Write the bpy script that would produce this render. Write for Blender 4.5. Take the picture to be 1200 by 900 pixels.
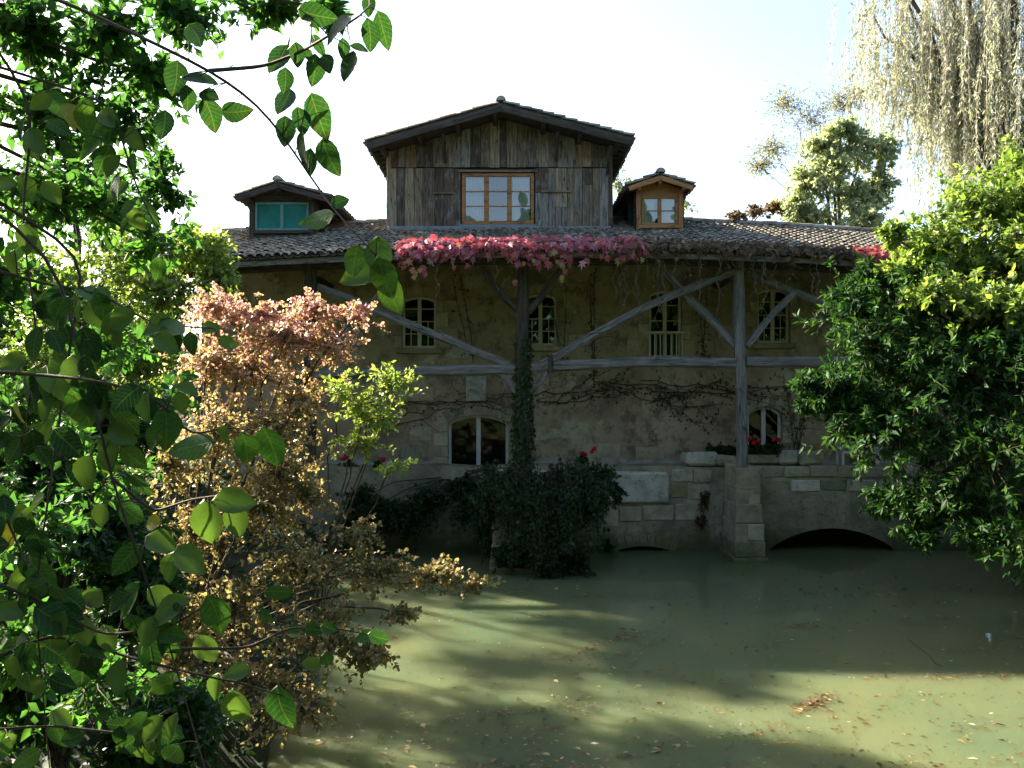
import bpy, math, random
import numpy as np
from mathutils import Vector, Matrix, Euler
from mathutils.geometry import tessellate_polygon

scene = bpy.context.scene
for o in list(bpy.data.objects): bpy.data.objects.remove(o, do_unlink=True)
C = scene.collection
rng = np.random.default_rng(7)
random.seed(7)
R = math.radians

# ---------------------------------------------------------------- camera, sky, sun
CZ, F = 4.3, 1030.0                      # eye height above the water, focal length in photo pixels
cam_d = bpy.data.cameras.new('camera'); cam = bpy.data.objects.new('camera', cam_d); C.objects.link(cam)
cam.location = (0, 0, CZ); cam.rotation_euler = (R(90), 0, 0)
cam_d.sensor_width = 36; cam_d.lens = F/1200*36; cam_d.clip_end = 3000; cam_d.clip_start = .05
scene.camera = cam
SUN_EL, SUN_AZ = R(29.5), R(-54)           # azimuth measured from +Y towards +X
w = bpy.data.worlds.new('World'); scene.world = w; w.use_nodes = True
nt = w.node_tree; bg = nt.nodes['Background']
sky = nt.nodes.new('ShaderNodeTexSky'); sky.sky_type = 'NISHITA'; sky.sun_disc = False
sky.sun_elevation = SUN_EL; sky.sun_rotation = SUN_AZ; sky.dust_density = 1.8; sky.air_density = 1.0
nt.links.new(sky.outputs[0], bg.inputs[0]); bg.inputs[1].default_value = .078
sd = bpy.data.lights.new('sun', 'SUN'); sun = bpy.data.objects.new('sun', sd); C.objects.link(sun)
sd.energy = 5.0; sd.angle = R(.9); sd.color = (1, .91, .74)
SD = Vector((math.sin(SUN_AZ)*math.cos(SUN_EL), math.cos(SUN_AZ)*math.cos(SUN_EL), math.sin(SUN_EL)))
sun.rotation_euler = SD.to_track_quat('Z', 'Y').to_euler(); sun.location = SD*60
scene.view_settings.view_transform = 'Standard'; scene.view_settings.look = 'None'
scene.view_settings.gamma = 1; scene.view_settings.exposure = 2.55
scene.render.resolution_x = 1024; scene.render.resolution_y = 768

def P(px, py, Y):                        # photo pixel + distance -> point
    return Vector(((px-600)/F*Y, Y, CZ-(py-450)/F*Y))
def PX(px, Y): return (px-600)/F*Y
def PZ(py, Y): return CZ-(py-450)/F*Y

# ---------------------------------------------------------------- object helpers
WM = {}
def link(o, parent=None, M=None):
    C.objects.link(o); M = M or Matrix.Identity(4)
    WM[o.name] = M
    if parent is not None:
        o.parent = parent; o.matrix_parent_inverse = WM[parent.name].inverted()
    o.matrix_basis = M
    return o
def tag(o, label=None, cat=None, group=None, kind=None):
    if label: o['label'] = label
    if cat: o['category'] = cat
    if group: o['group'] = group
    if kind: o['kind'] = kind
    return o
def thing(name, label, cat, loc, group=None):
    o = bpy.data.objects.new(name, None); o.empty_display_size = .3
    link(o, None, Matrix.Translation(Vector(loc)))
    return tag(o, label, cat, group)
def mesh_np(name, V, faces_flat, loop_tot, mat, smooth=False, tint=None, loc=None):
    me = bpy.data.meshes.new(name)
    V = np.asarray(V, np.float32); faces_flat = np.asarray(faces_flat, np.int32); loop_tot = np.asarray(loop_tot, np.int32)
    me.vertices.add(len(V)); me.vertices.foreach_set('co', V.ravel())
    me.loops.add(len(faces_flat)); me.loops.foreach_set('vertex_index', faces_flat)
    me.polygons.add(len(loop_tot))
    st = np.concatenate([[0], np.cumsum(loop_tot)[:-1]]).astype(np.int32)
    me.polygons.foreach_set('loop_start', st); me.polygons.foreach_set('loop_total', loop_tot)
    if smooth: me.polygons.foreach_set('use_smooth', np.ones(len(loop_tot), bool))
    if tint is not None:
        a = me.attributes.new('tint', 'FLOAT', 'POINT'); a.data.foreach_set('value', np.asarray(tint, np.float32))
    if loc is not None:
        a = me.attributes.new('loc', 'FLOAT_VECTOR', 'POINT'); a.data.foreach_set('vector', np.asarray(loc, np.float32).ravel())
    me.update(calc_edges=True); me.validate()
    if mat: me.materials.append(mat)
    return me
class MB:
    def __init__(s): s.v = []; s.f = []
    def add(s, vs, fs):
        n = len(s.v); s.v += [tuple(v) for v in vs]; s.f += [tuple(i+n for i in f) for f in fs]
    def box(s, x0, x1, y0, y1, z0, z1):
        s.add([(x0,y0,z0),(x1,y0,z0),(x1,y1,z0),(x0,y1,z0),(x0,y0,z1),(x1,y0,z1),(x1,y1,z1),(x0,y1,z1)],
              [(0,3,2,1),(4,5,6,7),(0,1,5,4),(1,2,6,5),(2,3,7,6),(3,0,4,7)])
    def mesh(s, name, mat, smooth=False):
        me = bpy.data.meshes.new(name); me.from_pydata(s.v, [], s.f)
        if smooth: me.polygons.foreach_set('use_smooth', [True]*len(me.polygons))
        me.update(); me.materials.append(mat); return me
    def obj(s, name, mat, parent=None, M=None, smooth=False):
        return link(bpy.data.objects.new(name, s.mesh(name, mat, smooth)), parent, M)

# ---------------------------------------------------------------- materials
def new_mat(name):
    m = bpy.data.materials.new(name); m.use_nodes = True
    return m, m.node_tree, m.node_tree.nodes['Principled BSDF']
def N(t, kind, **kw):
    n = t.nodes.new(kind)
    for k, v in kw.items(): setattr(n, k, v)
    return n
def ramp(t, fac, stops, interp='LINEAR'):
    r = N(t, 'ShaderNodeValToRGB'); r.color_ramp.interpolation = interp
    el = r.color_ramp.elements
    while len(el) < len(stops): el.new(.5)
    for e, (p, c) in zip(el, stops): e.position = p; e.color = (*c, 1) if len(c) == 3 else c
    t.links.new(fac, r.inputs[0]); return r.outputs[0]
def coord(t, scale=(1,1,1), rnd=False):
    tc = N(t, 'ShaderNodeTexCoord'); mp = N(t, 'ShaderNodeMapping'); mp.inputs['Scale'].default_value = scale
    t.links.new(tc.outputs['Object'], mp.inputs['Vector'])
    if rnd:
        oi = N(t, 'ShaderNodeObjectInfo'); mu = N(t, 'ShaderNodeMath', operation='MULTIPLY'); mu.inputs[1].default_value = 53
        t.links.new(oi.outputs['Random'], mu.inputs[0]); t.links.new(mu.outputs[0], mp.inputs['Location'])
    return mp.outputs[0]
def noise(t, vec, scale, detail=5, rough=.6, dist=0):
    n = N(t, 'ShaderNodeTexNoise'); n.inputs['Scale'].default_value = scale; n.inputs['Detail'].default_value = detail
    n.inputs['Roughness'].default_value = rough; n.inputs['Distortion'].default_value = dist
    t.links.new(vec, n.inputs['Vector']); return n.outputs[0]
def mixc(t, fac, a, b, mode='MIX'):
    m = N(t, 'ShaderNodeMix', data_type='RGBA', blend_type=mode)
    for i, v in ((0, fac), (6, a), (7, b)):
        if hasattr(v, 'is_linked') or hasattr(v, 'links'): t.links.new(v, m.inputs[i])
        else: m.inputs[i].default_value = v if i == 0 else (*v, 1)
    return m.outputs[2]
def bump(t, b, h, strength=.5, dist=.02):
    n = N(t, 'ShaderNodeBump'); n.inputs['Strength'].default_value = strength; n.inputs['Distance'].default_value = dist
    t.links.new(h, n.inputs['Height']); t.links.new(n.outputs[0], b.inputs['Normal'])
def plain(name, col, rough=.6, var=.25, scale=8, strength=.3, spec=.3):
    m, t, b = new_mat(name); v = coord(t); n = noise(t, v, scale)
    c = ramp(t, n, [(.3, tuple(x*(1-var) for x in col)), (.7, tuple(min(1, x*(1+var)) for x in col))])
    t.links.new(c, b.inputs['Base Color']); b.inputs['Roughness'].default_value = rough
    b.inputs['Specular IOR Level'].default_value = spec
    bump(t, b, noise(t, v, scale*5), strength, .01); return m
def wood(name, cols, stretch=(1.2, 14, 14), rough=.85, hue_rnd=True, strength=.8):
    m, t, b = new_mat(name)
    v = coord(t, stretch, True); n1 = noise(t, v, 1.6, 8, .65, .4)
    c = ramp(t, n1, [(.28, cols[0]), (.48, cols[1]), (.7, cols[2])])
    oi = N(t, 'ShaderNodeObjectInfo')
    if hue_rnd:
        tone = ramp(t, oi.outputs['Random'], [(0, (.4,.36,.34)), (.2, (1.6,1.42,1.12)), (.4, (.65,.56,.5)), (.6, (1.35,1.4,1.45)), (.8, (.55,.42,.35)), (1, (1.9,1.6,1.2))])
        c = mixc(t, 1.0, c, tone, 'MULTIPLY')
    v3 = coord(t, (stretch[0]*.55, stretch[1]*.8, stretch[2]*.8), True); n3 = noise(t, v3, 1.1, 3, .5, .8)
    ck = ramp(t, n3, [(.478, (0,0,0)), (.497, (.9,.9,.9)), (.503, (.9,.9,.9)), (.522, (0,0,0))])
    v2 = coord(t, (2, 4, 4), True); n2 = noise(t, v2, 1.3, 4)
    c = mixc(t, ramp(t, n2, [(.5, (0,0,0)), (.72, (.6,.6,.6))]), c, cols[3])
    c = mixc(t, ck, c, tuple(x*.35 for x in cols[0]))
    t.links.new(c, b.inputs['Base Color']); b.inputs['Roughness'].default_value = rough; b.inputs['Specular IOR Level'].default_value = .2
    bump(t, b, n1, strength, .015); return m
def leaf_mat(name, stops, trans=.45, rough=.42, spec=.4, veins=False, tcol=None):
    m, t, b = new_mat(name)
    at = N(t, 'ShaderNodeAttribute', attribute_name='tint')
    c = ramp(t, at.outputs['Fac'], stops)
    v = coord(t); n = noise(t, v, 9, 3)
    c = mixc(t, 1.0, c, ramp(t, n, [(.3, (.75,.75,.75)), (.7, (1.2,1.2,1.2))]), 'MULTIPLY')
    if veins:
        la = N(t, 'ShaderNodeAttribute', attribute_name='loc'); sp = N(t, 'ShaderNodeSeparateXYZ')
        t.links.new(la.outputs['Vector'], sp.inputs[0])
        ab = N(t, 'ShaderNodeMath', operation='ABSOLUTE'); t.links.new(sp.outputs[1], ab.inputs[0])
        m1 = N(t, 'ShaderNodeMath', operation='MULTIPLY_ADD'); t.links.new(ab.outputs[0], m1.inputs[0]); m1.inputs[1].default_value = -.75; t.links.new(sp.outputs[0], m1.inputs[2])
        m2 = N(t, 'ShaderNodeMath', operation='MULTIPLY'); t.links.new(m1.outputs[0], m2.inputs[0]); m2.inputs[1].default_value = 8
        fr = N(t, 'ShaderNodeMath', operation='PINGPONG'); t.links.new(m2.outputs[0], fr.inputs[0]); fr.inputs[1].default_value = .5
        sv = ramp(t, fr.outputs[0], [(.0, (1,1,1)), (.09, (0,0,0))])
        mr = ramp(t, ab.outputs[0], [(.006, (1,1,1)), (.02, (0,0,0))])
        vn = mixc(t, 1.0, sv, mr, 'LIGHTEN')
        c = mixc(t, mixc(t, 1, vn, (.3,.3,.3), 'MULTIPLY'), c, (.22,.30,.07))
        nb = noise(t, la.outputs['Vector'], 6, 4)      # brown blotches of autumn wear
        ba = N(t, 'ShaderNodeMath', operation='ADD'); t.links.new(nb, ba.inputs[0])
        oi = N(t, 'ShaderNodeObjectInfo'); os_ = N(t, 'ShaderNodeMath', operation='MULTIPLY'); os_.inputs[1].default_value = .16; t.links.new(oi.outputs['Random'], os_.inputs[0]); t.links.new(os_.outputs[0], ba.inputs[1])
        c = mixc(t, ramp(t, ba.outputs[0], [(.74, (0,0,0)), (.8, (.8,.8,.8))]), c, (.10,.055,.02))
        bump(t, b, vn, .5, .002)
    t.links.new(c, b.inputs['Base Color']); b.inputs['Roughness'].default_value = rough; b.inputs['Specular IOR Level'].default_value = spec
    tr = N(t, 'ShaderNodeBsdfTranslucent')
    tm = mixc(t, 1.0, c, tcol or (1.5, 1.5, .7), 'MULTIPLY'); t.links.new(tm, tr.inputs[0])
    mx = N(t, 'ShaderNodeMixShader'); mx.inputs[0].default_value = trans
    t.links.new(b.outputs[0], mx.inputs[1]); t.links.new(tr.outputs[0], mx.inputs[2])
    t.links.new(mx.outputs[0], t.nodes['Material Output'].inputs[0]); return m

def plaster():
    m, t, b = new_mat('plaster'); v = coord(t)
    n1 = noise(t, v, .55, 6, .62, .3); n2 = noise(t, v, 2.3, 8, .7); n3 = noise(t, v, 24, 4)
    c = ramp(t, n1, [(.3, (.22,.178,.09)), (.5, (.33,.27,.145)), (.7, (.39,.335,.195))])
    sp = N(t, 'ShaderNodeSeparateXYZ'); t.links.new(v, sp.inputs[0])        # two renders: ochre upper storey, greyer lower storey
    ad = N(t, 'ShaderNodeMath', operation='MULTIPLY_ADD'); t.links.new(n2, ad.inputs[0]); ad.inputs[1].default_value = .9; t.links.new(sp.outputs[2], ad.inputs[2])
    lo = ramp(t, n1, [(.3, (.23,.17,.115)), (.5, (.40,.31,.205)), (.68, (.50,.41,.28))])
    mr = N(t, 'ShaderNodeMapRange'); mr.inputs[1].default_value = 4.7; mr.inputs[2].default_value = 5.3; t.links.new(ad.outputs[0], mr.inputs[0])
    c = mixc(t, mr.outputs[0], lo, c)
    c = mixc(t, ramp(t, n2, [(.48, (0,0,0)), (.62, (.85,.85,.85))]), c, (.15,.115,.075))
    n4 = noise(t, v, 1.1, 5, .7, .8)
    c = mixc(t, ramp(t, n4, [(.58, (0,0,0)), (.66, (.6,.6,.6))]), c, (.50,.46,.37))
    vo = N(t, 'ShaderNodeTexVoronoi', feature='DISTANCE_TO_EDGE'); vo.inputs['Scale'].default_value = .75
    dv = N(t, 'ShaderNodeTexNoise'); dv.inputs['Scale'].default_value = 3.0; dv.inputs['Detail'].default_value = 6; t.links.new(v, dv.inputs['Vector'])
    vm = N(t, 'ShaderNodeVectorMath', operation='MULTIPLY_ADD'); t.links.new(dv.outputs['Color'], vm.inputs[0]); vm.inputs[1].default_value = (.7,.7,.7); t.links.new(v, vm.inputs[2]); t.links.new(vm.outputs[0], vo.inputs['Vector'])
    cr = ramp(t, vo.outputs[0], [(0, (.8,.8,.8)), (.012, (0,0,0))]); cr = mixc(t, 1, cr, ramp(t, n1, [(.45, (0,0,0)), (.55, (1,1,1))]), 'MULTIPLY')
    c = mixc(t, cr, c, (.05,.04,.025))
    mr2 = N(t, 'ShaderNodeMapRange'); mr2.inputs[1].default_value = 2.75; mr2.inputs[2].default_value = 2.5; t.links.new(ad.outputs[0], mr2.inputs[0])
    c = mixc(t, mr2.outputs[0], c, (.44,.42,.38))                                # lime-washed plinth
    t.links.new(c, b.inputs['Base Color']); b.inputs['Roughness'].default_value = .95; b.inputs['Specular IOR Level'].default_value = .15
    bump(t, b, mixc(t, .5, n2, n3), .55, .03); return m
def stone_mat(name, base=(.40,.36,.26), moss=True):
    m, t, b = new_mat(name); v = coord(t, (1,1,1), True)
    n1 = noise(t, v, 2.2, 8, .7, .4); n2 = noise(t, v, 11, 6, .7); n3 = noise(t, v, 60, 3)
    c = ramp(t, n1, [(.3, tuple(x*.55 for x in base)), (.52, base), (.72, tuple(x*1.3 for x in base))])
    c = mixc(t, ramp(t, n2, [(.55, (0,0,0)), (.68, (.7,.7,.7))]), c, (.12,.11,.09))
    oi = N(t, 'ShaderNodeObjectInfo')
    c = mixc(t, 1, c, ramp(t, oi.outputs['Random'], [(0, (.7,.68,.66)), (.5, (1,.97,.9)), (1, (1.15,1.15,1.15))]), 'MULTIPLY')
    if moss:
        g = N(t, 'ShaderNodeNewGeometry'); sp = N(t, 'ShaderNodeSeparateXYZ'); t.links.new(g.outputs['Position'], sp.inputs[0])
        ma = N(t, 'ShaderNodeMath', operation='MULTIPLY_ADD'); t.links.new(n1, ma.inputs[0]); ma.inputs[1].default_value = 1.1; t.links.new(sp.outputs[2], ma.inputs[2])
        mr = N(t, 'ShaderNodeMapRange'); mr.inputs[1].default_value = 1.15; mr.inputs[2].default_value = .65; t.links.new(ma.outputs[0], mr.inputs[0])
        c = mixc(t, mr.outputs[0], c, (.13,.14,.06))                             # tide-mark algae
    t.links.new(c, b.inputs['Base Color']); b.inputs['Roughness'].default_value = .92; b.inputs['Specular IOR Level'].default_value = .2
    bump(t, b, mixc(t, .45, n2, n3), .8, .03); return m
def tile_mat():
    m, t, b = new_mat('clay_tile')
    g = N(t, 'ShaderNodeNewGeometry'); oi = N(t, 'ShaderNodeObjectInfo')
    ad = N(t, 'ShaderNodeMath', operation='ADD'); t.links.new(g.outputs['Random Per Island'], ad.inputs[0]); t.links.new(oi.outputs['Random'], ad.inputs[1])
    fr = N(t, 'ShaderNodeMath', operation='FRACT'); t.links.new(ad.outputs[0], fr.inputs[0])
    c = ramp(t, fr.outputs[0], [(0, (.12,.10,.085)), (.25, (.25,.195,.145)), (.5, (.36,.26,.19)), (.75, (.29,.26,.215)), (1, (.46,.39,.30))])
    v = N(t, 'ShaderNodeVectorMath', operation='SCALE'); v.inputs[3].default_value = 1; t.links.new(g.outputs['Position'], v.inputs[0])
    n1 = noise(t, v.outputs[0], 7, 6, .7); n2 = noise(t, v.outputs[0], 1.4, 4)
    c = mixc(t, ramp(t, n1, [(.45, (0,0,0)), (.62, (.85,.85,.85))]), c, (.24,.23,.195))
    c = mixc(t, ramp(t, n2, [(.5, (0,0,0)), (.65, (.5,.5,.5))]), c, (.09,.095,.05))
    t.links.new(c, b.inputs['Base Color']); b.inputs['Roughness'].default_value = .9; b.inputs['Specular IOR Level'].default_value = .25
    bump(t, b, n1, .5, .01); return m
def water_mat():
    m, t, b = new_mat('pond_water'); v = coord(t)
    n1 = noise(t, v, .35, 4, .6, .5)
    c = ramp(t, n1, [(.3, (.096,.130,.068)), (.7, (.150,.158,.072))])
    t.links.new(c, b.inputs['Base Color']); b.inputs['Roughness'].default_value = .025; b.inputs['IOR'].default_value = 1.42
    b.inputs['Subsurface Weight'].default_value = 1; b.inputs['Subsurface Radius'].default_value = (1.0,.95,.6); b.inputs['Subsurface Scale'].default_value = 2.2
    v2 = coord(t, (1, 2.2, 1)); bump(t, b, noise(t, v2, 2.2, 3, .5), .07, .03); return m
def glass_mat(ior=2.3):
    m, t, b = new_mat('window_glass')
    gl = N(t, 'ShaderNodeBsdfGlossy'); gl.inputs['Roughness'].default_value = .015
    tr = N(t, 'ShaderNodeBsdfTransparent'); tr.inputs[0].default_value = (.82,.86,.86,1)
    fr = N(t, 'ShaderNodeFresnel'); fr.inputs[0].default_value = ior
    mx = N(t, 'ShaderNodeMixShader'); t.links.new(fr.outputs[0], mx.inputs[0]); t.links.new(tr.outputs[0], mx.inputs[1]); t.links.new(gl.outputs[0], mx.inputs[2])
    v = coord(t); bn = N(t, 'ShaderNodeBump'); bn.inputs['Strength'].default_value = .025; bn.inputs['Distance'].default_value = .02
    t.links.new(noise(t, v, 2.5, 2), bn.inputs['Height']); t.links.new(bn.outputs[0], gl.inputs['Normal'])
    t.links.new(mx.outputs[0], t.nodes['Material Output'].inputs[0]); return m
def ground_mat():
    m, t, b = new_mat('leaf_litter_soil'); v = coord(t)
    n1 = noise(t, v, .8, 6, .7); n2 = noise(t, v, 14, 6, .75)
    c = ramp(t, n2, [(.3, (.02,.018,.010)), (.5, (.05,.042,.02)), (.7, (.10,.075,.035))])
    c = mixc(t, ramp(t, n1, [(.4, (0,0,0)), (.52, (.85,.85,.85))]), c, (.03,.05,.014))
    t.links.new(c, b.inputs['Base Color']); b.inputs['Roughness'].default_value = .95; bump(t, b, n2, 1, .05); return m

M_plaster = plaster(); M_stone = stone_mat('limestone'); M_stone2 = stone_mat('ochre_limestone', (.34,.29,.16), False)
M_pale = stone_mat('pale_limestone', (.52,.50,.44)); M_tile = tile_mat(); M_water = water_mat(); M_glass = glass_mat(); M_glass_old = glass_mat(1.55); M_ground = ground_mat()
M_grey = wood('weathered_timber', [(.075,.068,.062), (.175,.162,.15), (.275,.255,.23), (.33,.31,.285)], (.9,11,11), hue_rnd=False)
M_dark = wood('dark_timber', [(.03,.025,.02), (.065,.052,.042), (.10,.082,.065), (.12,.10,.085)], (.9,11,11), hue_rnd=False)
M_plank = wood('barn_board', [(.068,.058,.050), (.185,.16,.135), (.31,.27,.22), (.32,.31,.29)])
M_frame = wood('varnished_frame', [(.27,.115,.04), (.38,.175,.065), (.46,.225,.09), (.38,.19,.085)], (1,8,8), .5, False, .25)
M_cream = plain('cream_paint', (.52,.47,.31), .55, .12)
M_white = plain('grey_white_paint', (.62,.62,.58), .5, .1)
M_lead = plain('blue_grey_flashing', (.21,.23,.25), .5, .15)
M_teal = plain('teal_blind', (.035,.30,.25), .8, .2, 3)
M_curtain = plain('white_curtain', (.75,.77,.78), .9, .08, 3)
M_tealglass = plain('teal_glazing', (.028,.19,.165), .12, .25, 2, .02, .6)
M_room_shade = plain('room_shade', (.03,.028,.025), .9)
M_clay = plain('terracotta', (.32,.15,.08), .8)
M_iron = plain('railing_paint', (.55,.52,.40), .5, .1)
M_bark = wood('grey_bark', [(.035,.028,.02), (.075,.06,.045), (.12,.10,.075), (.10,.105,.07)], (6,6,1.5), .95, False)
M_twig = plain('brown_twig', (.075,.052,.035), .8, .3, 20)
M_pale_twig = plain('pale_dry_stem', (.20,.17,.13), .8, .3, 20)

# ---------------------------------------------------------------- ground and water
def ground_h(x, y):
    h_left = np.clip(.15+(-3.0-.13*(y-10)-x)*.55, -1.4, 1.9)
    h_right = np.clip(.1+(x-(.62*y+1.2))*.6, -1.4, 2.0)
    h_near = np.clip(2.7-np.clip(y-3.0, 0, 9)*1.0, -1.4, 2.7)
    h_back = np.where(y > 23.75, 1.8, -1.4)
    h = np.maximum(np.maximum(h_left, h_right), np.maximum(h_near, h_back))
    h = h+.12*np.sin(x*1.3+y*.7)*np.cos(y*1.1-x*.4)*np.where(np.hypot(x, y-12) < 40, 1, 0)
    h = np.where((np.abs(x-1.5) < 12) & (y > 23.7) & (y < 36), np.minimum(h, 1.78), h)
    return h+np.clip(np.hypot(x, y-15)-60, 0, 400)*.012
ax = np.concatenate([np.linspace(-1500,-40,16)[:-1], np.linspace(-40,-16,16)[:-1], np.linspace(-16,18,120), np.linspace(18,45,16)[1:], np.linspace(45,1500,16)[1:]])
ay = np.concatenate([np.linspace(-1500,-30,16)[:-1], np.linspace(-30,0,12)[:-1], np.linspace(0,26,110), np.linspace(26,60,20)[1:], np.linspace(60,1500,20)[1:]])
gx, gy = np.meshgrid(ax, ay); gz = ground_h(gx, gy)
V = np.stack([gx, gy, gz], -1).reshape(-1, 3); nx = len(ax); ny = len(ay)
ii, jj = np.meshgrid(np.arange(nx-1), np.arange(ny-1)); q = (jj*nx+ii).ravel()
Fq = np.stack([q, q+1, q+nx+1, q+nx], -1).ravel()
g = link(bpy.data.objects.new('ground', mesh_np('ground', V, Fq, np.full(len(q), 4), M_ground, True))); tag(g, kind='structure')
mb = MB(); mb.box(-14, 24, -2, 24.2, -1.9, 0)
tag(mb.obj('water', M_water), kind='structure')

# ---------------------------------------------------------------- house
SL = .305
EY, RY = 20.8, 26.4
EZ = PZ(290, EY)
def sag(x): return -.0042*(x-1.0)**2
def roof_z(x, y): return EZ+SL*(y-EY)+sag(x)
XL, XR = PX(236, 24), 12.9
WY = 24.0
house = thing('mill_house', 'old plastered mill house with boarded dormers, clay tile roof and timber porch frame', 'house', ((XL+XR)/2, WY, 1.8))

def arch_outline(x0, x1, z0, z1, rise, n=10):
    pts = [(x0, z0), (x1, z0)]
    if rise < 1e-4: return pts+[(x1, z1), (x0, z1)]
    hw = (x1-x0)/2; r = (hw*hw+rise*rise)/(2*rise); cz = z1-r; a = math.asin(min(1, hw/r)); xm = (x0+x1)/2
    for i in range(n+1):
        th = a-2*a*i/n; pts.append((xm+r*math.sin(th), cz+r*math.cos(th)))
    return pts
def holed_wall(mb, outer, holes, y, depth, flip=False, reveal=True):
    loops = [[Vector((p[0], p[1], 0)) for p in L] for L in [outer]+holes]
    flat = [p for L in loops for p in L]
    tris = tessellate_polygon(loops)
    fs = []
    for a, b2, c in tris:
        nz = (flat[b2]-flat[a]).cross(flat[c]-flat[a]).z
        fs.append((a, b2, c) if (nz > 0) != flip else (a, c, b2))
    mb.add([(p.x, y, p.y) for p in flat], fs)
    if reveal:
        for H in holes:
            n = len(H)
            mb.add([(x, y, z) for x, z in H]+[(x, y+depth, z) for x, z in H], [(i, (i+1) % n, n+(i+1) % n, n+i) for i in range(n)])
UP = [(471,511,347,408), (614,653,344,405), (761,799,340,419), (888,926,338,402)]
DN = [(525,596,486,562), (876,917,476,541)]
openings = []
for k, (a, b_, c, d) in enumerate(UP+DN):
    openings.append((PX(a, WY), PX(b_, WY), PZ(d, WY), PZ(c, WY), .11 if k < 4 else .22))
mb = MB()
ZM = PZ(450, WY)                          # one panel per opening keeps the arches clean
for row, zz in (((0,1,2,3), None), ((4,5), None)):
    cuts = [XL]+[(openings[i][1]+openings[j][0])/2 for i, j in zip(row, row[1:])]+[XR]
    for i, (xa, xb) in zip(row, zip(cuts, cuts[1:])):
        if row[0] == 0: o_ = [(xa, ZM), (xb, ZM)]+[(x, roof_z(x, WY)-.3) for x in np.linspace(xb, xa, 5)]
        else: o_ = [(xa, -.6), (xb, -.6), (xb, ZM), (xa, ZM)]
        holed_wall(mb, o_, [arch_outline(*openings[i])], WY, .28)
BY = 31.6
for X in (XL, XR):
    zt = lambda y: roof_z(X, y if y < RY else 2*RY-y)-.32
    mb.add([(X, WY, -.6), (X, BY, -.6), (X, BY, zt(BY)), (X, RY, zt(RY)), (X, WY, zt(WY))], [(0,1,2,3,4)])
mb.add([(XL, BY, -.6), (XR, BY, -.6), (XR, BY, roof_z(XR, 2*RY-BY)-.4), (XL, BY, roof_z(XL, 2*RY-BY)-.4)], [(0,1,2,3)])
mb.add([(XL, WY+.3, 4.3), (XR, WY+.3, 4.3), (XR, BY, 4.3), (XL, BY, 4.3)], [(0,1,2,3)])
wall = mb.obj('wall', M_plaster, house)

def chamfer_block(x0, x1, y0, y1, z0, z1, c=.03, jit=.012):
    vs, fs = [], []
    cx, cy, cz = (x0+x1)/2, (y0+y1)/2, (z0+z1)/2
    idx = {}
    for sx in (0,1):
        for sy in (0,1):
            for sz in (0,1):
                X, Y, Z = (x0,x1)[sx], (y0,y1)[sy], (z0,z1)[sz]
                dx, dy, dz = (c,-c)[sx], (c,-c)[sy], (c,-c)[sz]
                j = np.array([random.uniform(-jit, jit) for _ in range(3)])
                for a, p in (('x', (X, Y+dy, Z+dz)), ('y', (X+dx, Y, Z+dz)), ('z', (X+dx, Y+dy, Z))):
                    idx[(sx,sy,sz,a)] = len(vs); vs.append(tuple(np.array(p)+j))
    I = lambda sx, sy, sz, a: idx[(sx,sy,sz,a)]
    for s in (0,1):
        fx = [I(s,0,0,'x'), I(s,1,0,'x'), I(s,1,1,'x'), I(s,0,1,'x')]; fs.append(fx if s else fx[::-1])
        fy = [I(0,s,0,'y'), I(0,s,1,'y'), I(1,s,1,'y'), I(1,s,0,'y')]; fs.append(fy if s else fy[::-1])
        fz = [I(0,0,s,'z'), I(1,0,s,'z'), I(1,1,s,'z'), I(0,1,s,'z')]; fs.append(fz if s else fz[::-1])
    def orient(f):
        a, b2, c2 = (Vector(vs[i]) for i in f[:3]); n = (b2-a).cross(c2-a); m = sum((Vector(vs[i]) for i in f), Vector())/len(f)
        return f if n.dot(m-Vector((cx,cy,cz))) > 0 else f[::-1]
    for a in (0,1):
        for b2 in (0,1):
            fs.append(orient([I(a,b2,0,'x'), I(a,b2,1,'x'), I(a,b2,1,'y'), I(a,b2,0,'y')]))
            fs.append(orient([I(a,0,b2,'x'), I(a,1,b2,'x'), I(a,1,b2,'z'), I(a,0,b2,'z')]))
            fs.append(orient([I(0,a,b2,'y'), I(1,a,b2,'y'), I(1,a,b2,'z'), I(0,a,b2,'z')]))
            for c2 in (0,1): fs.append(orient([I(a,b2,c2,'x'), I(a,b2,c2,'y'), I(a,b2,c2,'z')]))
    return vs, [tuple(f) for f in fs]
def block(name, mat, parent, x0, x1, y0, y1, z0, z1, c=.03, jit=.012, rot=None):
    cx, cy, cz = (x0+x1)/2, (y0+y1)/2, (z0+z1)/2
    m = MB(); m.add(*chamfer_block(x0-cx, x1-cx, y0-cy, y1-cy, z0-cz, z1-cz, c, jit))
    M = Matrix.Translation((cx, cy, cz))
    if rot: M = M @ Euler(rot).to_matrix().to_4x4()
    return m.obj(name, mat, parent, M)

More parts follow.
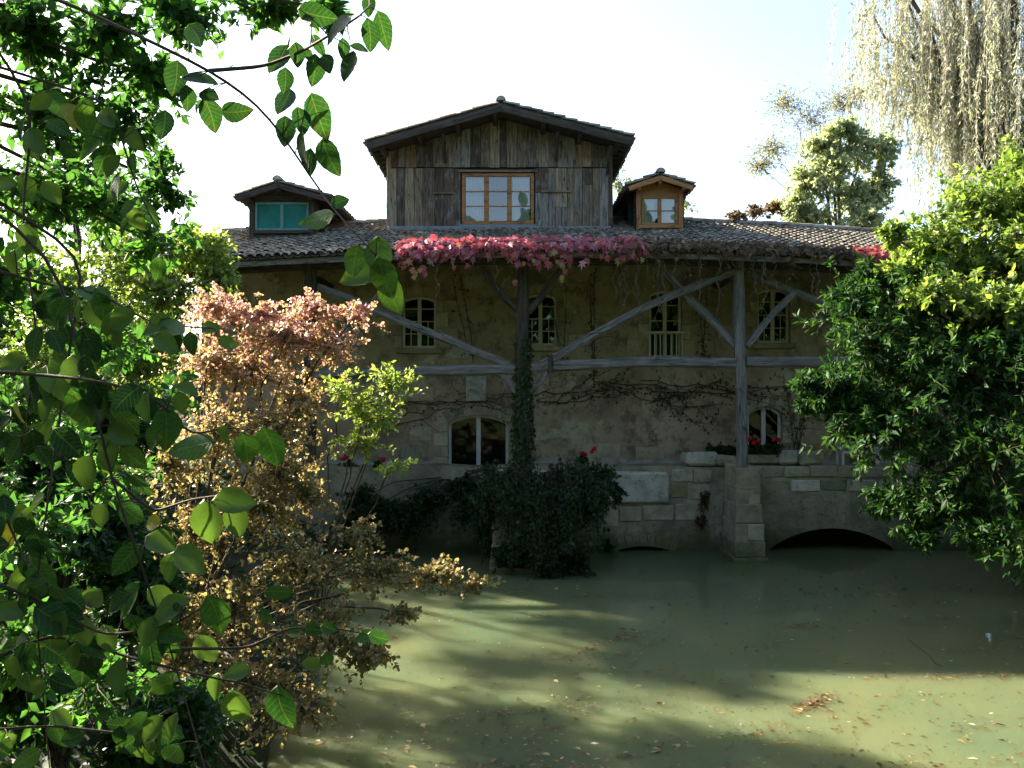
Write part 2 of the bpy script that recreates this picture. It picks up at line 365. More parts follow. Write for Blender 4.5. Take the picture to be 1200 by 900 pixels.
# dressed stones round the openings (irregular long-and-short work)
for k, (x0, x1, z0, z1, rise) in enumerate(openings):
    H = z1-rise-z0; n = 4 if k < 4 else 5
    for side in (0, 1):
        zc = z0
        hs = np.array([random.uniform(.7, 1.3) for _ in range(n)]); hs = hs/hs.sum()*H
        for i, h in enumerate(hs):
            L = random.uniform(.30, .42) if (i+side) % 2 else random.uniform(.16, .24)
            a, b_ = (x0-L, x0-.004) if side == 0 else (x1+.004, x1+L)
            block('stone_block', M_stone2 if k < 4 else M_stone, wall, a, b_, WY-.022-random.uniform(0,.012), WY+.1, zc+.006, zc+h-.006, .012, .006)
            zc += h
    nv = 5 if k < 4 else 7          # arch stones
    pts = arch_outline(x0, x1, z0, z1, rise, nv)[2:]; th = .26 if k < 4 else .34
    xm = (x0+x1)/2; cz = z1-((x1-x0)**2/4+rise*rise)/(2*rise)
    for i in range(nv):
        m = MB(); loc = []
        for (x, z) in (pts[i], pts[i+1]):
            d = Vector((x-xm, z-cz)).normalized(); loc.append((x+d.x*.005, z+d.y*.005)); loc.append((x+d.x*th, z+d.y*th*random.uniform(.92, 1.08)))
        g_ = .985
        c0 = (sum(p[0] for p in loc)/4, sum(p[1] for p in loc)/4)
        loc = [(c0[0]+(p[0]-c0[0])*g_, c0[1]+(p[1]-c0[1])*g_) for p in loc]
        o = [loc[0], loc[1], loc[3], loc[2]]; y0 = WY-.026-random.uniform(0,.012)
        m.add([(x, y0, z) for x, z in o]+[(x, WY+.1, z) for x, z in o], [(0,1,2,3), (4,7,6,5)]+[(i2, (i2+1) % 4+0, 4+(i2+1) % 4, 4+i2)[::-1] for i2 in range(4)])
        m.obj('arch_stone', M_stone2 if k < 4 else M_stone, wall)
    if k < 4: block('window_sill', M_stone2, wall, x0-.16, x1+.16, WY-.09, WY+.2, z0-.15, z0-.002, .015, .006)

for (a, b_, c, d) in ((436,462,372,386), (515,536,385,398), (522,545,352,366), (656,676,352,368), (660,690,392,404), (590,604,395,408), (735,757,398,412), (806,828,352,365), (808,836,398,414), (842,856,382,400), (700,726,520,536), (608,640,500,516), (640,668,502,514), (480,506,500,516), (470,500,520,536), (745,778,524,538), (930,948,384,398)):
    block('stone_block', M_stone2 if c < 440 else M_stone, wall, PX(a, WY), PX(b_, WY), WY-.009-random.uniform(0,.006), WY+.06, PZ(d, WY), PZ(c, WY), .006, .008)
def arched_window(x0, x1, z0, z1, rise, y, mat, bars, t=.07, rail=None):
    """frame with centre mullion; panes and glazing bars as its pieces"""
    O = arch_outline(x0+.004, x1-.004, z0+.004, z1-.004, rise); I = arch_outline(x0+t, x1-t, z0+t, z1-t, rise*.82); n = len(O); D = .06
    m = MB()
    m.add([(x, y, z) for x, z in O]+[(x, y, z) for x, z in I]+[(x, y+D, z) for x, z in I]+[(x, y+D, z) for x, z in O],
          [(i, (i+1) % n, n+(i+1) % n, n+i) for i in range(n)]+[(n+i, n+(i+1) % n, 2*n+(i+1) % n, 2*n+i) for i in range(n)])
    xm = (x0+x1)/2; m.box(xm-t*.72, xm+t*.72, y-.012, y+D, z0+t*.5, z1-t*.8)
    win = m.obj('window', mat, house)
    for s in (0, 1):
        a, b_ = (x0+t*.6, xm-t*.6) if s == 0 else (xm+t*.6, x1-t*.6)
        Hf = lambda x: z1-t*.5-rise*((x-xm)/((x1-x0)/2))**2
        xs_ = np.linspace(a, b_, 6); m = MB()
        m.add([(x, y+.03, z0+t*.5) for x in xs_]+[(x, y+.03, Hf(x)) for x in xs_], [(i, i+1, 7+i, 6+i) for i in range(5)])
        m.obj('pane', M_glass_old, win)
        for zb in bars:
            m = MB(); z = z0+(z1-z0)*zb; m.box(a, b_, y+.005, y+.045, z-.012, z+.012); m.obj('glazing_bar', mat, win)
        if rail:
            for xb in np.linspace(a, b_, 4)[1:-1] if rail == 1 else [(a+b_)/2]:
                m = MB(); m.box(xb-.011, xb+.011, y+.008, y+.042, z0+t*.6, z0+(z1-z0)*(rail if rail < 1 else .55)); m.obj('glazing_bar', mat, win)
    return win
for k, (x0, x1, z0, z1, rise) in enumerate(openings):
    if k == 2:
        wn = arched_window(x0, x1, z0, z1, rise, WY+.14, M_cream, [.36, .55, .78], .07, .36)
        yr = WY-.05; m = MB(); m.box(x0-.06, x1+.06, yr, yr+.05, z0+(z1-z0)*.36, z0+(z1-z0)*.36+.05); m.obj('balcony_rail', M_cream, house)
        for xb in np.linspace(x0, x1, 7): m = MB(); m.box(xb-.013, xb+.013, yr+.012, yr+.038, z0+.02, z0+(z1-z0)*.36-.003); m.obj('baluster', M_iron, house)
    elif k < 4: arched_window(x0, x1, z0, z1, rise, WY+.14, M_cream, [.28, .52, .76], .07, .52)
    else: arched_window(x0, x1, z0, z1, rise, WY+.16, M_white, [], .08)
    m = MB(); z_ = z0-.1                       # backing behind each opening, interior shade put into its near-black colour
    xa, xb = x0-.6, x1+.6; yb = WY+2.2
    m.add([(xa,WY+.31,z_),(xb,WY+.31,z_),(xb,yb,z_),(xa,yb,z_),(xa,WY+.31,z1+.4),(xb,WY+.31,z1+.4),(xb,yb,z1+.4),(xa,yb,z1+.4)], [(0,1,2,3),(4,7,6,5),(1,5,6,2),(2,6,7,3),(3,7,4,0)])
    m.obj('room', M_room_shade, house)
# carved plaque above the door
px0, px1, pz0, pz1 = PX(546, WY), PX(570, WY), PZ(470, WY), PZ(441, WY)
pq = block('carved_plaque', M_pale, house, px0, px1, WY-.06, WY+.05, pz0, pz1, .02, .004)
m = MB()
for i in range(9):
    a = random.uniform(px0+.1, px1-.1); z = random.uniform(pz0+.12, pz1-.12); r_ = random.uniform(.03, .075)
    pts = [(a+r_*math.cos(th), z+r_*1.3*math.sin(th)) for th in np.linspace(0, 2*math.pi, 9)[:-1]]
    m.add([(x, WY-.055, zz) for x, zz in pts]+[(a, WY-.09, z)], [(i2, (i2+1) % 8, 8) for i2 in range(8)])
m.obj('carving', M_pale, pq, smooth=True)

# ---------------------------------------------------------------- beams
def beam(name, p0, p1, wd, dp, mat, parent, bend=0., taper=1., jit=.012, nseg=9, ch=.22):
    p0 = Vector(p0); p1 = Vector(p1); L = (p1-p0).length; xdir = (p1-p0).normalized()
    ydir = Vector((0,1,0)); 
    if abs(xdir.dot(ydir)) > .9: ydir = Vector((1,0,0))
    zdir = xdir.cross(ydir).normalized(); ydir = zdir.cross(xdir)
    prof = [(-.5+ch,-.5),(.5-ch,-.5),(.5,-.5+ch),(.5,.5-ch),(.5-ch,.5),(-.5+ch,.5),(-.5,.5-ch),(-.5,-.5+ch)]
    vs, fs = [], []
    ph = random.uniform(0, 6)
    for i in range(nseg+1):
        t = i/nseg; sc = 1+(taper-1)*t; off = bend*math.sin(math.pi*t)+jit*1.4*math.sin(t*7+ph)
        for k, (a, b_) in enumerate(prof):
            vs.append((L*t, a*dp*sc+random.uniform(-jit, jit), off+b_*wd*sc+random.uniform(-jit, jit)))
    for i in range(nseg):
        for k in range(8): fs.append((i*8+k, (i+1)*8+k, (i+1)*8+(k+1) % 8, i*8+(k+1) % 8))
    fs.append(tuple(range(8))); fs.append(tuple(nseg*8+k for k in range(8))[::-1])
    M = Matrix((xdir, ydir, zdir)).transposed().to_4x4(); M.translation = p0
    mm = MB(); mm.add(vs, fs); o = mm.obj(name, mat, parent, M)
    return o
TY = 21.6
T = lambda px, py, dy=0: P(px, py, TY+dy)
pz = PZ(547, TY)
beam('post', T(613, 548), T(613, 306), .31, .31, M_dark, house, .02, 1.0)
beam('post', T(870, 547), T(866, 306), .25, .25, M_grey, house, .02, 1.05)
beam('post', T(362, 548), T(363, 306), .30, .30, M_dark, house)
beam('post', T(1118, 548), T(1118, 300), .28, .28, M_grey, house)
beam('beam', T(250, 441), T(604, 432), .25, .24, M_grey, house, -.03)
beam('beam', T(622, 430), T(862, 425), .26, .24, M_grey, house, .04)
beam('beam', T(874, 424), T(1110, 421), .26, .22, M_grey, house, -.02)
beam('joint_block', T(645, 416), T(645, 437), .16, .34, M_dark, house, 0, 1, .004)
# long braces
beam('brace', T(634, 428, -.05), T(862, 317, -.05), .21, .18, M_grey, house, .14, .85)
beam('brace', T(778, 318, .18), T(863, 407, .12), .18, .16, M_grey, house, 0, 1)
beam('brace', T(874, 405), T(930, 342), .17, .16, M_grey, house, 0, 1)
beam('brace', T(874, 320, .1), T(1000, 370, .1), .19, .16, M_grey, house, .02)
beam('brace', T(372, 337, .05), T(596, 429, .05), .19, .16, M_grey, house, .04)
beam('brace', T(580, 430), T(605, 460), .15, .15, M_grey, house)
beam('brace', T(400, 392, .3), T(458, 332, .3), .2, .17, M_grey, house)
beam('brace', T(608, 366), T(562, 314), .17, .17, M_dark, house)
beam('brace', T(619, 366), T(660, 314), .17, .17, M_dark, house)
beam('brace', T(621, 460), T(643, 434), .15, .15, M_grey, house)
# eave plate under the rafters and the tie beams back to the wall
zp = roof_z(0, TY)-.36
xs_ = np.linspace(XL+.1, XR-.1, 6)
for i in range(5):
    beam('wall_plate', (xs_[i]+.002, TY, roof_z(xs_[i], TY)-.40), (xs_[i+1]-.002, TY, roof_z(xs_[i+1], TY)-.40), .24, .22, M_dark, house)
for px in (363, 613, 866, 1118):
    x = PX(px, TY); beam('tie_beam', (x, TY+.16, roof_z(x, TY)-.68), (x, WY-.004, roof_z(x, TY)-.68), .2, .18, M_dark, house)

# ---------------------------------------------------------------- roofs
def tile_template(ns=6, r0=.098, r1=.078, L=.44, th=.016):
    vs, fs = [], []
    for (y, r, lift) in ((0, r0, .03), (L, r1, .0)):
        for rr in (r, r-th):
            for i in range(ns+1):
                a = math.pi*i/ns; vs.append((rr*math.cos(a), y, lift+rr*.78*math.sin(a)))
    n = ns+1
    for i in range(ns):
        fs.append((i, i+1, 2*n+i+1, 2*n+i)[::-1]); fs.append((i, n+i, n+i+1, i+1)[::-1])
    return np.array(vs), fs
TV, TF = tile_template()
TVc, TFc = tile_template(4, .10, .085, .44, .016)
TVc = TVc*np.array([1,1,-.55])+np.array([0,-.05,.035]); 
tile_meshes = []
for k in range(3):
    mm = MB(); mm.add(TV*np.array([1+.05*(k-1), 1, 1+.08*(k-1)]), TF); tile_meshes.append(mm.mesh('roof_tile', M_tile, True))
def tile_field(parent, origin, u, v, n_u, n_v, du, dv, indiv, zfun=None, jit=1.):
    """cover tiles in courses on a slope; indiv(i,j) picks tiles that become objects; the rest is one mesh"""
    u = Vector(u).normalized(); v = Vector(v).normalized(); n = u.cross(v).normalized()
    if n.z < 0: n = -n
    B = np.array([u, v, n]).T; acc_v, acc_f, k = [], [], 0
    fl = [list(f) for f in TF]; flc = [list(f) for f in TFc]
    for i in range(n_u):
        for j in range(n_v):
            p = np.array(origin)+np.array(u)*(i+.5)*du+np.array(v)*(j*dv)
            p = p+np.array(v)*random.gauss(0, .012*jit)+np.array(u)*random.gauss(0, .006*jit)
            if zfun: p[2] += zfun(p[0])
            a = random.gauss(0, .035*jit); c_, s_ = math.cos(a), math.sin(a)
            b2 = random.gauss(0, .02*jit)
            Rl = np.array([[c_, -s_, 0], [s_, c_, 0], [0, 0, 1]]) @ np.array([[1,0,0],[0,1,-b2],[0,b2,1]])
            Rw = B @ Rl
            if indiv(i, j):
                M = Matrix([list(Rw[r])+[p[r]] for r in range(3)]+[[0,0,0,1]])
                link(bpy.data.objects.new('roof_tile', random.choice(tile_meshes)), parent, M)
            else:
                acc_v.append(TV @ Rw.T+p); acc_f.append([[q+k for q in f] for f in fl]); k += len(TV)
            pc = p+np.array(u)*du*.5
            acc_v.append(TVc @ B.T+pc); acc_f.append([[q+k for q in f] for f in flc]); k += len(TVc)
    V = np.concatenate(acc_v); ff = [f for a in acc_f for f in a]
    me = mesh_np('roof_tiles', V, [q for f in ff for q in f], [len(f) for f in ff], M_tile, True)
    tag(link(bpy.data.objects.new('roof_tiles', me), parent), kind='stuff')
def slab(name, mat, pts, th, parent, dn=None):
    m = MB(); n = len(pts); pts = [Vector(p) for p in pts]
    d = Vector((0,0,-th))
    m.add(pts+[p+d for p in pts], [tuple(range(n)), tuple(range(2*n-1, n-1, -1))]+[(i, n+i, n+(i+1) % n, (i+1) % n) for i in range(n)])
    return m.obj(name, mat, parent)
# main roof deck
m = MB(); xs_ = np.linspace(XL-.25, XR+.25, 20); nX = len(xs_)
rows = [(EY, 0), (RY, 0), (2*RY-EY-.3, 0)]
top = [(x, y, roof_z(x, y if y <= RY else 2*RY-y)-.035) for y, _ in rows for x in xs_]
bot = [(x, y, z-.07) for x, y, z in top]
n0 = len(top)
fs = []
for r_ in range(2):
    for i in range(nX-1):
        a = r_*nX+i; fs.append((a, a+1, a+nX+1, a+nX)); fs.append((n0+a, n0+a+nX, n0+a+nX+1, n0+a+1))
for i in range(nX-1): fs.append((i, n0+i, n0+i+1, i+1)); a = 2*nX+i; fs.append((a, a+1, n0+a+1, n0+a))
for i in (0, nX-1):
    for r_ in range(2): a = r_*nX+i; fs.append((a, a+nX, n0+a+nX, n0+a))
m.add(top+bot, fs); roof = m.obj('roof', M_dark, house)
vs_ = Vector((0, 1, SL)).normalized(); Ls = (RY-EY)*math.sqrt(1+SL*SL)
du = .205; nU = int((XR-XL+.5)/du); nV = int(Ls/.33)
tile_field(roof, (XL-.25, EY-.06, roof_z(1, EY)-.03-.06*SL), (1,0,0), vs_, nU, nV+1, du, .33, lambda i, j: j < 3, lambda x: sag(x))
m = MB()                                   # ridge tiles
rk = 0
for x in np.arange(XL-.2, XR+.2, .36):
    ns = 6; V_ = []
    for dx, rr in ((0, .15), (.42, .13)):
        for i in range(ns+1): a = math.pi*i/ns; V_.append((dx, rr*math.cos(a), rr*.8*math.sin(a)))
    mm = MB(); mm.add(V_, [(i, i+1, ns+2+i, ns+1+i) for i in range(ns)])
    mm.obj('ridge_tile', M_tile, roof, Matrix.Translation((x, RY, roof_z(x, RY)+.02)) @ Euler((0, random.gauss(0,.03), random.gauss(0,.03))).to_matrix().to_4x4(), True)
for x in np.arange(XL-.1, XR+.2, .62):     # rafters with exposed tails
    beam('rafter', (x, EY+.06, roof_z(x, EY+.06)-.19), (x, WY+.2, roof_z(x, WY+.2)-.19), .14, .1, M_dark, roof, 0, 1, .004, 3)
xs2 = np.linspace(XL-.2, XR+.2, 8)
for i in range(7):
    beam('eave_board', (xs2[i]+.002, EY+.02, roof_z(xs2[i], EY)-.16), (xs2[i+1]-.002, EY+.02, roof_z(xs2[i+1], EY)-.16), .13, .03, M_grey, roof, 0, 1, .003, 4, .1)

def gable_roof(xl, xr, xp, ze_l, ze_r, zp, y0, y1, parent_name, n_tile_ind=True, th=.09, dv=.33):
    """two slopes whose ridge runs back from the verge at y0 to y1"""
    m = MB()
    sec = [(xl, ze_l), (xp, zp), (xr, ze_r)]
    vs = [(x, y, z) for y in (y0, y1) for x, z in sec]+[(x, y, z-th) for y in (y0, y1) for x, z in sec]
    m.add(vs, [(0,1,4,3), (1,2,5,4), (6,9,10,7), (7,10,11,8), (0,6,7,1), (1,7,8,2), (3,4,10,9), (4,5,11,10), (0,3,9,6), (2,8,11,5)])
    rf = m.obj('dormer_roof', M_dark, house)
    for s, (xe, ze) in ((0, (xl, ze_l)), (1, (xr, ze_r))):
        vdir = Vector((xp-xe, 0, zp-ze)); L = vdir.length; vdir.normalize()
        n_u = int((y1-y0)/.21); n_v = int(L/dv)+1
        o = Vector((xe, y0-.03, ze))-vdir*.07+Vector((0,0,.035))
        tile_field(rf, o, (0,1,0), vdir, n_u, n_v, .21, (L-.12)/max(1, n_v), lambda i, j: i == 0 or (j == 0 and i < 34))
    for y in np.arange(y0-.05, y1, .37):
        ns = 6; V_ = []
        for dy, rr in ((0, .135), (.42, .115)):
            for i in range(ns+1): a = math.pi*i/ns; V_.append((rr*math.cos(a), dy, rr*.9*math.sin(a)))
        V_.append((0, 0, 0)); mm = MB(); mm.add(V_, [(i, ns+1+i, ns+2+i, i+1) for i in range(ns)]+[(2*ns+2, i, i+1) for i in range(ns)])
        mm.obj('ridge_tile', M_tile, rf, Matrix.Translation((xp, y, zp+.075)), True)
    return rf
# --- the wide boarded dormer
DY = 24.3; D0 = 23.25
xl, xr, xp = PX(430, D0), PX(741, D0), PX(587, D0)
zl, zr, zpk = PZ(166, D0), PZ(161, D0), PZ(121, D0)
drf = gable_roof(xl, xr, xp, zl, zr, zpk, D0, 32.6, 'dormer')
wx0, wx1 = PX(457, DY), PX(714, DY)
def dorm_z(x):
    return (zpk+(zl-zpk)*(xp-x)/(xp-xl) if x < xp else zpk+(zr-zpk)*(x-xp)/(xr-xp))-.11
zb = lambda x, y=DY: roof_z(x, y)
nb = 9; xs_ = np.linspace(wx0+.05, wx1-.05, nb)
WDX0, WDX1, WDZ0, WDZ1 = PX(541, DY), PX(626, DY), PZ(263, DY), PZ(203, DY)
m = MB()
yb = DY+.05
holed_wall(m, [(wx0+.04, 8.2), (wx1-.04, 8.2), (wx1-.04, dorm_z(wx1)), (xp, dorm_z(xp)), (wx0+.04, dorm_z(wx0))], [[(WDX0, WDZ0), (WDX1, WDZ0), (WDX1, WDZ1), (WDX0, WDZ1)]], yb, .12)
for X in (wx0+.04, wx1-.04): m.add([(X, yb, 8.2), (X, 32.4, 8.2), (X, 32.4, dorm_z(X)), (X, yb, dorm_z(X))], [(0,1,2,3)])
m.add([(wx0, 32.4, 8.2), (wx1, 32.4, 8.2), (wx1, 32.4, dorm_z(wx1)), (xp, 32.4, dorm_z(xp)), (wx0, 32.4, dorm_z(wx0))], [(0,1,2,3,4)])
dwall = m.obj('dormer_wall', M_dark, house)
def plank(x0, x1, z0, z1a, z1b, y, parent, mat=None, name='plank'):
    """board with an angled top; its own frame runs along the board"""
    L = max(z1a, z1b)-z0; wd = x1-x0; th = .03
    g0, g1 = random.uniform(.002, .008), random.uniform(.002, .008); e = random.uniform(-.006, .006)
    pts = [(0, g0), (0, wd-g1), (z1b-z0, wd-g1+e), (z1a-z0, g0+e)]      # (along, across)
    m = MB(); c = .006
    m.add([(a, b_, -th) for a, b_ in pts]+[(a, b_, 0) for a, b_ in pts], [(0,1,2,3), (0,4,5,1), (1,5,6,2), (2,6,7,3), (3,7,4,0)])
    M = Matrix(((0,1,0,x0), (0,0,1,y-random.uniform(0,.014)), (1,0,0,z0), (0,0,0,1)))
    return m.obj(name, mat or M_plank, parent, M)
def split(x0, x1, wmean):
    out = [x0]
    while out[-1] < x1-wmean*.7: out.append(out[-1]+wmean*random.uniform(.7, 1.35))
    out[-1] = x1
    return [(a, b_) for a, b_ in zip(out, out[1:])]
zmid = PZ(197, DY)
for a, b_ in split(wx0, wx1, .25): plank(a, b_, zmid+random.uniform(.004,.03), dorm_z(a)-.01, dorm_z(b_)-.01, DY, dwall)
for s, e in ((wx0, WDX0-.03), (WDX1+.03, wx1)):
    for a, b_ in split(s, e, .27):
        if random.random() < .3:
            zz = random.uniform(8.95, 9.9); plank(a, b_, zb(a)-.1, zz, zz, DY, dwall); plank(a, b_, zz+.006, zmid-random.uniform(.002,.02), zmid-.01, DY+.005, dwall)
        else: plank(a, b_, zb(a)-.1, zmid-random.uniform(.0,.03), zmid-random.uniform(0,.03), DY, dwall)
for px, py, L in ((520, 227, .55), (652, 225, .85)): 
    p = P(px, py, DY); m = MB(); m.add(*chamfer_block(0, L, -.05, -.03+.02, -.025, .025, .006, .002)); m.obj('batten', M_plank, dwall, Matrix.Translation((p.x-L/2, DY-.045, p.z)))
m = MB(); m.add(*chamfer_block(0, WDX1-WDX0+.2, -.02, .02, -.03, .03, .005, .002)); m.obj('batten', M_plank, dwall, Matrix.Translation((WDX0-.1, DY-.055, WDZ1+.05)))
beam('corner_board', (wx0-.03, DY-.03, zb(wx0)-.05), (wx0-.03, DY-.03, dorm_z(wx0)-.02), .12, .06, M_plank, dwall, 0, 1, .004)
beam('corner_board', (wx1+.03, DY-.03, zb(wx1)-.05), (wx1+.03, DY-.03, dorm_z(wx1)-.02), .12, .06, M_plank, dwall, 0, 1, .004)
for t in (.02, .34, .66, .98):             # purlins carrying the overhang, both sides, and the ridge
    for s in (0, 1):
        xe, ze = (xl+.3, zl) if s == 0 else (xr-.3, zr)
        x = xe+(xp-xe)*t*.97; z = dorm_z(x)-.075
        if t > .9 and s: continue
        beam('purlin', (x, D0+.1, z), (x, DY+.04, z), .16, .13, M_dark, drf, 0, 1, .005, 3)
for s in (0, 1):
    xe, ze = (xl, zl) if s == 0 else (xr, zr)
    beam('barge_board', (xe, D0-.01, ze-.13), (xp, D0-.01, zpk-.13), .17, .035, M_dark, drf, 0, 1, .004, 6)
    for y in np.arange(D0+.3, 32.3, .45):
        xw = wx0 if s == 0 else wx1
        beam('rafter', (xe+(.03 if s == 0 else -.03), y, ze-.15), (xw, y, dorm_z(xw)-.05), .11, .08, M_dark, drf, 0, 1, .003, 2)
for px, py in ((522,152), (652,148), (712,163)):  # struts under the overhang
    p = P(px, py, DY); beam('strut', (p.x, DY-.03, dorm_z(p.x)-.75), (p.x, D0+.25, dorm_z(p.x)-.16), .09, .08, M_dark, drf, 0, 1, .003, 2)

def casement_window(x0, x1, z0, z1, y, ncas, nrow, mat, t=.07, curtain=None, curt_mat=None):
    m = MB(); D = .07
    m.box(x0, x1, y, y+D, z0, z0+t); m.box(x0, x1, y, y+D, z1-t, z1)
    m.box(x0, x0+t, y+.002, y+D, z0+t, z1-t); m.box(x1-t, x1, y+.002, y+D, z0+t, z1-t)
    xs_ = np.linspace(x0+t*.5, x1-t*.5, ncas+1)
    for x in xs_[1:-1]: m.box(x-t*.8, x+t*.8, y-.008, y+D, z0+t, z1-t)
    win = m.obj('window', mat, house)
    for i in range(ncas):
        a, b_ = xs_[i]+t*.75, xs_[i+1]-t*.75
        zs = np.linspace(z0+t, z1-t, nrow+1)
        for r_ in range(nrow):
            m = MB(); m.add([(a, y+.04, zs[r_]), (b_, y+.04, zs[r_]), (b_, y+.04, zs[r_+1]), (a, y+.04, zs[r_+1])], [(0,1,2,3)]); m.obj('pane', M_tealglass if curt_mat is M_teal else M_glass, win)
            if r_: m = MB(); m.box(a, b_, y+.02, y+.06, zs[r_]-.014, zs[r_]+.014); m.obj('glazing_bar', mat, win)
        if curtain and curtain[i]:
            m = MB(); n = 40; f0, f1 = curtain[i]; xs3 = np.linspace(a+(b_-a)*f0-.02, a+(b_-a)*f1+.02, n)
            wv = 0 if curt_mat is M_teal else 1
            row = lambda z: [(x, y+.13+wv*(.025*math.sin(k*1.1)+.01*math.sin(k*.37)), z) for k, x in enumerate(xs3)]
            m.add(row(z0+.02)+row(z1-.02), [(k, k+1, n+k+1, n+k) for k in range(n-1)]); m.obj('curtain', curt_mat, win, None, True)
    return win
casement_window(WDX0+.01, WDX1-.01, WDZ0+.01, WDZ1-.01, DY-.02, 3, 3, M_frame, .085, [(0,.98), None, (0,.9)], M_curtain)
block('window_board', M_lead, house, WDX0-.06, WDX1+.06, DY-.09, DY+.02, PZ(269, DY), WDZ0-.01, .008, .003)
# lead flashing where the boards meet the tiles
block('flashing', M_lead, house, wx0-.04, wx1+.04, DY-.1, DY-.04, zb(0)-.06, zb(0)+.06, .01, .003)

# --- the two small dormers
def small_dormer(x0, x1, y0, yov, pk_px, l_px, r_px, win, mat, curt, curt_mat, board_mat):
    xp_, zp_ = PX(pk_px[0], yov), PZ(pk_px[1], yov)
    xl_, zl_ = PX(l_px[0], yov), PZ(l_px[1], yov); xr_, zr_ = PX(r_px[0], yov), PZ(r_px[1], yov)
    rf = gable_roof(xl_, xr_, xp_, zl_, zr_, zp_, yov, 29.5, 'dormer', th=.06)
    top = lambda x: (zp_+(zl_-zp_)*(xp_-x)/(xp_-xl_) if x < xp_ else zp_+(zr_-zp_)*(x-xp_)/(xr_-xp_))-.08
    a, b_, z0, z1 = PX(win[0], y0), PX(win[1], y0), PZ(win[3], y0), PZ(win[2], y0)
    zlow = roof_z(x0, y0)-.3
    m = MB(); xm = xp_
    holed_wall(m, [(x0, zlow), (x1, zlow), (x1, top(x1)), (xm, top(xm)), (x0, top(x0))], [[(a, z0), (b_, z0), (b_, z1), (a, z1)]], y0, .1)
    dw = m.obj('dormer_wall', board_mat, house)
    for X, s in ((x0, -1), (x1, 1)):
        mm = MB(); mm.add([(X, y0+.002, zlow), (X, 29.4, zlow+.3), (X, 29.4, top(X)), (X, y0+.002, top(X))], [(0,1,2,3)]); mm.obj('cheek', M_dark, dw)
        zs = np.arange(zlow+.2, top(X), .16)
        for z in zs:      # lapped boards on the cheek
            mm = MB(); h = min(.155, top(X)-z)
            if h < .04: continue
            mm.add([(X+s*.03, y0+.01, z), (X+s*.03, 29.3, z), (X+s*.008, 29.3, z+h), (X+s*.008, y0+.01, z+h)], [(0,1,2,3)]); mm.add([(X+s*.03, y0+.01, z), (X+s*.03, 29.3, z), (X+s*.005, 29.3, z), (X+s*.005, y0+.01, z)], [(0,1,2,3)])
            mm.obj('plank', M_dark, dw)
        beam('corner_post', (X-s*.05, y0-.03, zlow+.1), (X-s*.05, y0-.03, top(X)-.01), .12, .06, board_mat, dw, 0, 1, .003, 3)
        xe, ze = (xl_, zl_) if s < 0 else (xr_, zr_)
        beam('barge_board', (xe, yov-.01, ze-.075), (xp_, yov-.01, zp_-.075), .13, .035, board_mat, rf, 0, 1, .003, 4)
        beam('purlin', (X-s*.03, yov+.04, top(X)-.05), (X-s*.03, y0+.02, top(X)-.05), .1, .1, board_mat, rf, 0, 1, .003, 2)
    beam('purlin', (xp_, yov+.04, top(xp_)-.07), (xp_, y0+.02, top(xp_)-.07), .13, .1, board_mat, rf, 0, 1, .003, 2)
    casement_window(a+.005, b_-.005, z0+.005, z1-.005, y0-.02, len(curt), 2 if curt_mat is M_curtain else 1, mat, .06, curt, curt_mat)
    mm = MB(); mm.box(a-.3, b_+.3, y0+.6, y0+.63, z0-.2, z1+.2); mm.obj('room', M_room_shade, house)  # flat near-black board, the interior shade is in its colour
    block('window_board', board_mat, house, a-.08, b_+.08, y0-.08, y0+.02, z0-.09, z0-.004, .008, .003)
small_dormer(PX(746, 24.1), PX(800, 24.1), 24.1, 23.7, (774, 205), (737, 218), (812, 217), (752, 794, 230, 264), M_frame, [(0,.7), (.1,1)], M_curtain, M_frame)
small_dormer(PX(293, 23.9), PX(368, 23.9), 23.9, 23.45, (325, 214), (276, 230), (384, 231), (299, 362, 237, 270), plain('teal_frame', (.12,.27,.25), .6), [(0,1), (0,1)], M_teal, M_dark)

# ---------------------------------------------------------------- retaining wall along the water
RW = 22.7
rwall = thing('retaining_wall', 'pale stone retaining wall with low arches and a tall pier rising from the pond', 'wall', (3, RW, 0))
def arch_notch(x0, x1, zs, zt, n=14):
    return [(x0, -.6)]+[(x0+(x1-x0)*i/n, zs+(zt-zs)*math.sin(math.pi*i/n)**.75) for i in range(n+1)]+[(x1, -.6)]
RWX0, RWX1 = PX(330, RW), PX(1120, RW)+1.5
topz = PZ(547, RW)
n1 = arch_notch(PX(718, RW), PX(790, RW), -.05, PZ(640, RW)); n2 = arch_notch(PX(898, RW), PX(1052, RW), -.05, PZ(619, RW))
outline = [(RWX0, -.6)]+n1+n2+[(RWX1, -.6), (RWX1, topz)]+[(x, topz+.03*math.sin(x*2.1)) for x in np.linspace(RWX1, RWX0, 24)[1:-1]]+[(RWX0, topz)]
m = MB(); holed_wall(m, outline, [], RW, .9)
n = len(outline); m.add([(x, RW, z) for x, z in outline]+[(x, RW+.8, z) for x, z in outline], [(i, (i+1) % n, n+(i+1) % n, n+i)[::-1] for i in range(n)])
m.add([(RWX0, RW+.75, 1.85), (RWX1, RW+.75, 1.85), (RWX1, WY, 1.85), (RWX0, WY, 1.85)], [(0,1,2,3)])
